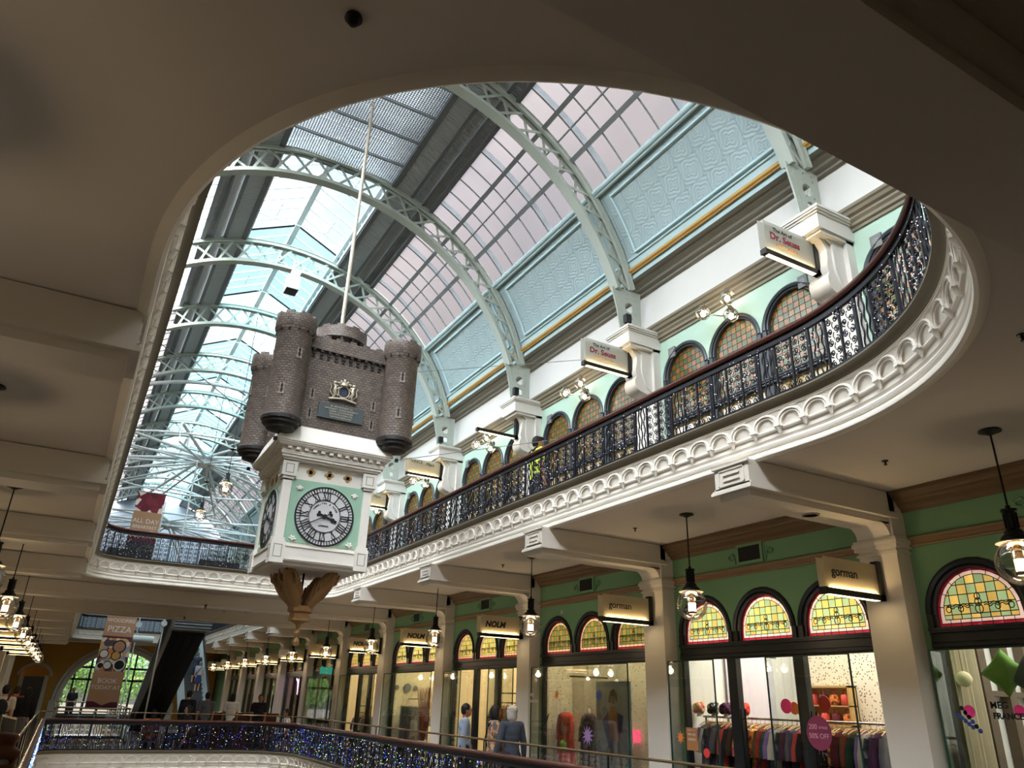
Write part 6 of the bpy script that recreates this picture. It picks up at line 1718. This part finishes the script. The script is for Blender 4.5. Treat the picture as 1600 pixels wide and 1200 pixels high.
# ---------------------------------------------------------------- pale shops
Y3, Y4, Y5 = BC[4], BC[5], BC[6]
for j, (yy, xx, lab) in enumerate(((15.9, 8.95, 'black rack of dark clothes inside the pale doorway behind the walkers'), (21.72, 9.15, 'black rack of blue and grey clothes in the window with red branches'), (25.1, 8.8, 'rack of pale clothes in the third pale doorway'))):
    r = thing('clothes_rack', lab, 'clothes rack', (xx, yy, 0)); mb = MB(); z = (1.8, 1.62, 1.36)[j]
    for y in (-.6, .6): mb.bar((0, y, 0), (0, y, z), .025, .025)
    mb.bar((0, -.6, z), (0, .6, z), .025, .025); mb.bar((0, -.6, z-.2), (0, .6, z-.2), .02, .02); mb.build('rack_frame', MAT['black'], r)
    for i in range(7):
        nm = [['dark brown', 'black', 'cream', 'maroon', 'orange floral', 'cream', 'black'], ['black', 'grey', 'slate blue', 'slate blue', 'grey', 'cream', 'grey'], ['cream', 'grey', 'cream', 'grey', 'black', 'cream', 'grey']][j][i]
        t = thing('hanging_garment', '%s garment, %s along the rack in the %s' % (nm, ORD[i], ('pale doorway behind the walkers', 'red branch window', 'third pale doorway')[j]), 'garment', (xx, yy+.5-.16*i, z-.3), random.uniform(-.3, .3), 'garments on the pale shop racks')
        me = gm[i % 3].copy(); me.materials.clear(); me.materials.append(CLOTH[nm]); o = bpy.data.objects.new('cloth', me); COL.objects.link(o); o.parent = t
        h = bpy.data.objects.new('hanger', hang_me); COL.objects.link(h); h.parent = t
r = thing('branch_display', 'spray of bare red branches in a tall pot in the pale shop window', 'branches', (8.82, 20.33, 0))
mb = MB(); mb.lathe([(.14, 0), (.2, .3), (.17, .55), (.12, .6), (.11, .58), (.0, .5)], 20); mb.build('pot', MAT['cream'], r, smooth=50)
mb = MB()
for i in range(70):
    a = random.random()*2*PI; s_ = random.random()**.7; p = Vector((.03*cos(a), .03*sin(a), .5)); pts = [p]; d = Vector((.12*s_*cos(a), .34*s_*sin(a), .80))
    for q in range(5): p = p+d*.33+Vector((random.uniform(-.03, .03), random.uniform(-.03, .03), .02)); pts.append(p.copy())
    mb.tube(pts, [.008, .007, .006, .005, .004, .002], 4)
    for q in range(2, 5): e = pts[q]; mb.tube([e, e+Vector((random.uniform(-.09, .09), random.uniform(-.1, .1), random.uniform(.08, .2)))], .003, 3)
mb.build('branches', M('red_twig', srgb(150, 62, 52), .7, noise=.2), r)
r = thing('plinth_counter', 'grey display block behind the red branches in the pale shop window', 'plinth', (8.84, 21.4, 0)); MB().box(-.12, .12, -.42, .42, 0, 1.40).build('block', MAT['grey'], r); MB().box(-.13, .13, -.44, .44, 1.40, 1.43).build('plinth_top', MAT['cream'], r)
for j in range(3): 
    r = thing('wall_plaque', ['grey rounded shape on the pale shop wall, left of three', 'grey rounded shape on the pale shop wall, middle of three', 'grey rounded shape on the pale shop wall, right of three'][j], 'wall decoration', ((8.72, 9.06, 9.32)[j], 22.25, 1.92)); mb = MB(); mb.cyl((0, 0, 0), (0, -.02, 0), .12 if j == 1 else .07, n=20); mb.build('shape', MAT['grey'], r)
# two jackets between curved arches in the dark window under the exit sign
Y6 = BC[7]
for s_ in (-1, 1):
    r = thing('jacket_display', ['dark jacket on a stand left in the dim arched display window', 'dark jacket on a stand right in the dim arched display window'][s_ > 0], 'jacket', (8.86, 29.6-s_*.45, 0))
    o = bpy.data.objects.new('cloth', gm[0].copy()); o.data.materials.clear(); o.data.materials.append(CLOTH['black']); COL.objects.link(o); o.parent = r; o.location = (0, 0, 1.5); o.scale = (1.3, 1.3, 1)
    mb = MB(); mb.cyl((0, 0, 0), (0, 0, 1.55), .02, n=8); mb.cyl((0, 0, 0), (0, 0, .03), .18, n=16); mb.build('stand', MAT['black'], r)
mb = MB()
for s_ in (-1, 1): mb.tube([(9.05, 29.6+s_*.45+.45*cos(PI*i/12), 1.2+.9*sin(PI*i/12)) for i in range(13)], .03, 6)
mb.build('display_arch', M('display_pale', srgb(220, 200, 160), .5), label='pair of pale curved display arches around the dark jackets', cat='display')  # one plain pale colour on both arches
for k in range(5):
    Yk = BC[7+k] if k else Y6
    r = thing('goods_shelf', 'gilded shelf of bright goods in the dim far shops, %s of the row' % ORD[k], 'shelf', (10.3, Yk, 0), 0, 'bright shelves in the far shops')
    mb = MB()
    for z in (.4, .9, 1.4, 1.9): mb.box(-.15, .15, -1.3, 1.3, z, z+.03)
    for y in (-1.3, 0, 1.3): mb.box(-.15, .15, y-.02, y+.02, 0, 2.1)
    mb.build('shelf_frame', MAT['gold'], r)
    mb = MB()
    for q in range(60): y = random.uniform(-1.2, 1.2); z = random.choice((.43, .93, 1.43)); w = random.uniform(.03, .08); mb.box(-.1, .05, y-w, y+w, z, z+random.uniform(.1, .4))
    g_ = mb.build('shelf_goods', M('bright_goods', srgb(220, 196, 120), .4, noise=.5, nscale=9) if 'bright_goods' not in bpy.data.materials else bpy.data.materials['bright_goods'], r); g_['kind'] = 'stuff'
r = thing('neon_figure', 'small violet neon squiggle in a far dim shop window', 'neon sign', (8.75, 33.6, 2.0)); mb = MB(); mb.tube([(0, .3, .25), (0, .1, .2), (0, -.02, .1), (0, -.1, -.1), (0, -.15, -.35)], .03, 6); mb.tube([(0, -.25, .3), (0, -.05, .12)], .03, 6); mb.build('tube', EM('neon_violet', (.8, .25, 1.), 5.), r)
r = thing('exit_sign', 'small green exit sign on a black arm in front of the dim far shops', 'sign', (8.15, 27.0, 2.32)); MB().box(-.42, .0, -.03, .03, 0, .22).build('sign_box', EM('exit_green', srgb(40, 120, 96), .6), r); MB().box(.0, .05, -.04, .04, -.4, .3).build('bracket', MAT['black'], r); t = MB(); t.sphere((-.21, -.035, .15), .025, 8, 6); t.bar((-.21, -.035, .13), (-.22, -.035, .08), .03, .01); t.bar((-.22, -.035, .08), (-.26, -.035, .03), .02, .01); t.bar((-.22, -.035, .08), (-.18, -.035, .03), .02, .01); t.build('running_figure', MAT['white'], r)
# ---------------------------------------------------------------- banner in the farther opening
BY = 30.5
r = thing('hanging_banner', 'long brown and plum restaurant banner hanging through the farther opening', 'banner', (1.42, BY, 1.0)); r.rotation_euler = (0, .012, 0)
TAN, PLM = M('banner_tan', srgb(170, 130, 100), .8, noise=.04), MAT['purple']
def strip(z0, z1, m_, nm, y=0): return MB().box(-.48, .48, y-.006, y+.006, z0, z1).build(nm, m_, r)
PHOTO = pattern_mat('food_print', [srgb(70, 60, 66), srgb(206, 190, 170), srgb(190, 110, 66), srgb(60, 50, 56), srgb(150, 146, 156), srgb(200, 150, 80)], 6.5)
PHOTO2 = pattern_mat('pizza_print', [srgb(190, 96, 50), srgb(224, 170, 110), srgb(80, 100, 60), srgb(150, 50, 40), srgb(230, 210, 180)], 12)
WINE = pattern_mat('chef_print', [srgb(110, 24, 44), srgb(96, 20, 40), srgb(220, 210, 196), srgb(120, 40, 50)], 4.)
strip(0, .30, PLM, 'lower_band'); strip(.30, 1.17, TAN, 'lower_tan_panel')
mb = MB(); mb.poly([[(-.48, .30), (.48, .30), (.48, .22), (.25, .21), (0, .10), (-.25, .21), (-.48, .22)]], lambda u, v: (u, -.007, v), (0, -.003, 0)); mb.build('lower_point', TAN, r)
strip(1.17, 2.25, PHOTO, 'food_picture'); strip(2.25, 2.31, PLM, 'plum_line'); strip(2.31, 3.05, TAN, 'upper_tan_panel'); strip(3.05, 3.16, PLM, 'plum_line'); strip(3.16, 3.7, PHOTO2, 'pizza_picture'); strip(3.7, 5.6, M('banner_dark', srgb(58, 52, 60), .8), 'dark_picture'); strip(5.6, 5.78, PLM, 'plum_line'); strip(5.78, 6.72, TAN, 'top_tan_panel'); strip(6.72, 7.45, WINE, 'chef_picture')
for tx, s_, z in (('BOOK', .21, .80), ('TODAY AT', .18, .60), ('WOODFIRE', .17, 2.78), ('PIZZA', .28, 2.45), ('ALL DAY', .225, 6.30), ('BREAKFAST', .16, 6.10)): letters(tx, s_, (0, -.009, z), MAT['white'], r, 'banner_lettering', bold=.001)
letters('@parkview', .09, (0, -.009, .1), MAT['white'], r, 'banner_lettering') if False else None
for i, (x, z, rr, m_) in enumerate(((.12, 1.98, .22, 'skin2'), (-.30, 1.72, .15, 'cream'), (.08, 1.68, .16, 'gold'), (.25, 1.39, .19, 'black'), (-.12, 1.36, .14, 'cream'), (-.33, 1.34, .11, 'black'))):
    mb = MB(); mb.cyl((x, -.006, z), (x, -.010, z), rr, n=20); mb.build('printed_plate', MAT['white'] if m_ == 'black' else MAT['black'], r); mb = MB(); mb.cyl((x, -.010, z), (x, -.012, z), rr*.8, n=20); mb.build('printed_food', MAT[m_], r)
mb = MB(); mb.cyl((-.5, 0, 7.46), (.5, 0, 7.46), .02, n=8); mb.cyl((-.5, 0, -.01), (.5, 0, -.01), .02, n=8); mb.build('banner_rod', MAT['steel'], r)
mb = MB(); mb.cyl((0, 0, 7.46), (0, 0, 11.6), .006, n=5); mb.build('banner_cable', MAT['steel'], r)
# ---------------------------------------------------------------- escalators
def escalator(x0, x1, yb, zb, yt, zt, label, steps=True, under=None):
    r = thing('escalator', label, 'escalator', ((x0+x1)/2, yb, 0)); w = (x1-x0)/2
    dy, dz = yt-yb, zt-zb
    def P(t, h=0): return (yb+dy*t-yb, zb+dz*t+h)
    a, b = P(0), P(1)
    mb = MB(); mb.poly([[(a[0], a[1]-.1), (b[0], b[1]-.1), (b[0], b[1]-1.0), (a[0], a[1]-1.0 if a[1] > 1 else a[1]-.3)]], lambda u, v: (-w, u, v), (2*w, 0, 0)); mb.build('truss_casing', under or MAT['black'], r)
    for i in (0, .33, .66):
        mb = MB(); mb.bar((-w+.2+1.6*w*i, a[0]+.05, a[1]-1.02 if a[1] > 1 else a[1]-.32), (-w+.2+1.6*w*i, b[0], b[1]-1.02), .05, .04, (1, 0, 0)); mb.build('casing_seam', MAT['rubber'], r)
    n = 22
    mb = MB()
    for i in range(n):
        t0, t1 = i/n, (i+1)/n; p, q = P(t0), P(t1); lo, hi = min(p[0], q[0]), max(p[0], q[0])
        mb.box(-w+.14, w-.14, lo, hi, min(p[1], q[1])-.08, max(p[1], q[1]) if True else 0)
    mb.build('step_band', M('step_grey', srgb(70, 72, 74), .5, .3) if 'step_grey' not in bpy.data.materials else bpy.data.materials['step_grey'], r)
    for s_ in (-1, 1):
        mb = MB(); mb.poly([[(a[0], a[1]-.1), (b[0], b[1]-.1), (b[0], b[1]+.82), (a[0], a[1]+.82)]], lambda u, v: (s_*(w-.07)-.02, u, v), (.04, 0, 0)); mb.build('side_panel', MAT['trusswhite'] if steps else MAT['steel'], r)
        mb = MB(); mb.bar((s_*(w-.07), a[0]-.2, a[1]+.86), (s_*(w-.07), b[0]+.2*(1 if dy > 0 else -1), b[1]+.86), .09, .06, (1, 0, 0)); mb.build('handrail', MAT['rubber'], r)
        mb = MB(); mb.bar((s_*(w-.02), a[0], a[1]+.1), (s_*(w-.02), b[0], b[1]+.1), .06, .3, (1, 0, 0)); mb.build('skirting', MAT['steel'], r)
    return r
escalator(5.35, 6.55, 40.2, 0, 48.0, 4.45, 'pale-sided escalator with two riders climbing away from the camera')
escalator(3.05, 4.15, 38.6, .1, 29.6, 4.45, 'dark escalator seen from beneath, rising towards the camera', steps=False)
mb = MB(); mb.box(3.0, 4.2, 28.6, 29.7, 3.55, 4.45); struct('beam_escalator_head', mb, corr_mat('ribbed_head', srgb(96, 100, 100), 2, .1, .5))
mb = MB(); mb.cyl((2.95, 29.3, 4.15), (6.3, 29.3, 4.02), .15, n=16); struct('beam_round', mb, MAT['cream'], smooth=40)
mb = MB(); mb.cyl((1.6, 36.5, 3.6), (3.1, 36.5, 3.6), .14, n=16); struct('beam_round_2', mb, MAT['trusswhite'], smooth=40)
for k, (x0, y0, x1, y1) in enumerate(((2.72, 29.3, 2.72, 29.3), (2.45, 37.0, 2.45, 37.0))):
    r = thing('tension_rod', ['white tension rod before the dark escalator, nearer of two', 'white tension rod left of the dark escalator, farther of two'][k], 'rod', (x0, y0, 0)); mb = MB(); mb.cyl((0, 0, 0), (0, 0, 9.6), .028, n=8); mb.build('rod', MAT['trusswhite'], r); mb = MB(); mb.cyl((0, -.1, 4.2), (0, .1, 4.2), .13, n=12); mb.cyl((0, -.1, 3.75), (0, .1, 3.75), .10, n=12); mb.build('clevis', MAT['trusswhite'], r)
# ---------------------------------------------------------------- cross-gallery things
for k, (x, lab) in enumerate(((.9, 'dark hedge trough on white legs behind the far upper railing, left one'), (3.35, 'dark hedge trough on white legs behind the far upper railing, middle one'), (5.3, 'dark hedge trough on white legs behind the far upper railing, nearest the clock'))):
    r = thing('planter', lab, 'planter', (x, 23.2+.4*k, FZ)); mb = MB(); mb.box(-.55, .55, -.2, .2, .42, .70)
    mb.build('trough', MAT['rubber'], r); mb = MB()
    for sx in (-.5, .5):
        for sy in (-.17, .17): mb.bar((sx, sy, 0), (sx*.9, sy, .45), .03, .03)
    mb.build('trough_legs', MAT['trusswhite'], r)
    mb = MB()
    for q in range(260):
        p = Vector((random.uniform(-.55, .55), random.uniform(-.2, .2), random.uniform(.68, .92))); R3 = Euler((random.random()*6, random.random()*6, random.random()*6)).to_matrix()
        mb.mesh([p+R3@Vector(v) for v in ((-.03, 0, 0), (0, .014, 0), (.03, 0, 0), (0, -.014, 0))], [(0,1,2,3)])
    mb.build('leaves', M('hedge_leaf', srgb(40, 52, 36), .6, noise=.3) if 'hedge_leaf' not in bpy.data.materials else bpy.data.materials['hedge_leaf'], r, solid=False)
r = thing('service_counter', 'long dark wooden counter on the bridge before the far shops', 'counter', (5.1, 26.9, 0)); MB().box(-1.4, 1.3, -.25, .25, 0, 1.0).build('counter_body', MAT['wood'], r); MB().box(-1.45, 1.35, -.3, .3, 1.0, 1.05).build('counter_top', MAT['wood'], r)
for k, (x, y) in enumerate(((5.55, 24.5), (2.9, 24.4))):
    r = thing('cafe_table', ['small round cafe table beside the seated man in white', 'small round cafe table between the two seated people'][k], 'table', (x, y, 0)); mb = MB(); mb.lathe([(.0, .74), (.33, .74), (.33, .71), (.0, .71)], 24); mb.build('table_top', MAT['wood'], r); mb = MB(); mb.cyl((0, 0, 0), (0, 0, .71), .03, n=10); mb.cyl((0, 0, 0), (0, 0, .02), .22, n=20); mb.build('pedestal', MAT['black'], r)
for k, (x, y, rz) in enumerate(((6.15, 24.4, heading(-1, -.1)), (3.35, 24.1, heading(-1, -.1)), (2.45, 23.95, heading(.2, 1)))):
    r = thing('cafe_chair', ['dark chair under the seated man in white', 'dark chair under the seated person in profile', 'dark chair under the seated person in orange'][k], 'chair', (x, y, 0), rz); MB().box(-.2, .2, -.2, .2, .36, .395).build('seat', MAT['wood'], r)
    for sx in (-.18, .18):
        for sy in (-.18, .18): MB().bar((sx, sy, 0), (sx, sy, .36), .03, .03).build('leg', MAT['wood'], r)
    MB().box(-.2, .2, .19, .22, .55, .88).build('backrest', MAT['wood'], r)
# white projector box hung from a roof arch, black spot lamps on the caps
r = thing('hanging_projector', 'boxy white fitting hanging from a roof arch left of the pole', 'light fitting', (3.02, 17.6, 11.45)); MB().box(-.16, .16, -.2, .2, -.16, .22).build('housing', MAT['white'], r); MB().box(-.14, .14, -.18, .18, -.18, -.16).build('lens', MAT['black'], r); mb = MB(); mb.mesh([(-.12, 0, .22), (.12, 0, .22), (.2, 0, .5), (-.05, 0, .55)], [(0,1,2,3)]); mb.cyl((0, 0, .22), (0, .2, .85), .02, n=6); mb.build('yoke', MAT['cream'], r)
for k, y in enumerate((PY[3], PY[4], PY[5])):
    r = thing('spot_lamp', ['black spot lamp on the cap of the second upper pilaster', 'black spot lamp on the cap beside the bare sign arm', 'black spot lamp on the cap beside the clock castle'][k], 'spot lamp', (7.72, y-.2, 8.1)); mb = MB(); mb.box(-.06, .06, -.05, .05, .05, .22); mb.build('lamp_head', MAT['black'], r); mb = MB(); mb.cyl((0, 0, 0), (0, 0, .06), .015, n=6); mb.build('lamp_foot', MAT['black'], r)
# trees and street beyond the far arched window
TREE = M('street_leaves', srgb(110, 150, 70), .7, noise=.5, nscale=4)
for k, (x, y) in enumerate(((.2, YEND+7), (3.9, YEND+12), (7.2, YEND+8))):
    r = thing('street_tree', ['bright green street tree beyond the far arched window, left one', 'bright green street tree beyond the far arched window, middle one', 'bright green street tree beyond the far arched window, right one'][k], 'tree', (x, y, 0)); mb = MB(); mb.tube([(0, 0, -.05), (.05, 0, 1.2), (0, .1, 2.4)], [.16, .13, .08], 8); mb.build('trunk', MAT['brown'], r)
    mb = MB()
    for q in range(2200):
        d = Vector((random.gauss(0, 1), random.gauss(0, 1), random.gauss(0, 1))).normalized()*random.random()**.4; p = Vector((d.x*2.0, d.y*1.6, 2.5+d.z*1.9)); R3 = Euler((random.random()*6, random.random()*6, random.random()*6)).to_matrix()
        mb.mesh([p+R3@Vector(v) for v in ((-.11, 0, 0), (0, .06, 0), (.11, 0, 0), (0, -.06, 0))], [(0,1,2,3)])
    mb.build('crown', TREE, r, solid=False)
SKYB, SUNNY = 1.3, 24.
# ---------------------------------------------------------------- daylight
w = bpy.data.worlds.new('sky'); sc.world = w; w.use_nodes = True
t = w.node_tree; t.nodes.clear(); N = NT(t)
co = N.n('TexCoord').outputs['Generated']
sp = N.n('SeparateXYZ', ins={0: co})
nz = N.n('TexNoise', ins={'Vector': co, 'Scale': 4.5, 'Detail': 6., 'Roughness': .6})
sky = N.ramp(nz.outputs[0], [(.40, (.70, .80, .90)), (.56, (1., .985, .96))])
hor = N.mix(N.m('GREATER_THAN', sp.outputs[2], 0.02), (.25, .24, .22), sky)
# hazy sun behind thin cloud, high on the left
dp = N.n('VectorMath', operation='DOT_PRODUCT', ins={0: co, 1: Vector((-.62, -.50, .60)).normalized()})
glow = N.m('POWER', N.m('MAXIMUM', N.m('MULTIPLY_ADD', dp.outputs['Value'], .5, .5), 0.), 4.5)
st = N.m('MULTIPLY_ADD', glow, SUNNY, SKYB)
bg = N.n('Background', ins={'Color': hor, 'Strength': st})
out = N.n('OutputWorld'); N.set(out.inputs[0], bg)
vs = sc.view_settings
sc.display_settings.display_device = 'sRGB'
vs.view_transform = 'Standard'; vs.look = 'None'; vs.gamma = 1.; vs.exposure = 1.12; vs.use_curve_mapping = False
cy = sc.cycles
cy.max_bounces = 8; cy.diffuse_bounces = 4; cy.glossy_bounces = 3; cy.transmission_bounces = 6; cy.transparent_max_bounces = 16
cy.caustics_reflective = False; cy.caustics_refractive = False
cy.sample_clamp_indirect = 8.
cy.use_denoising = True
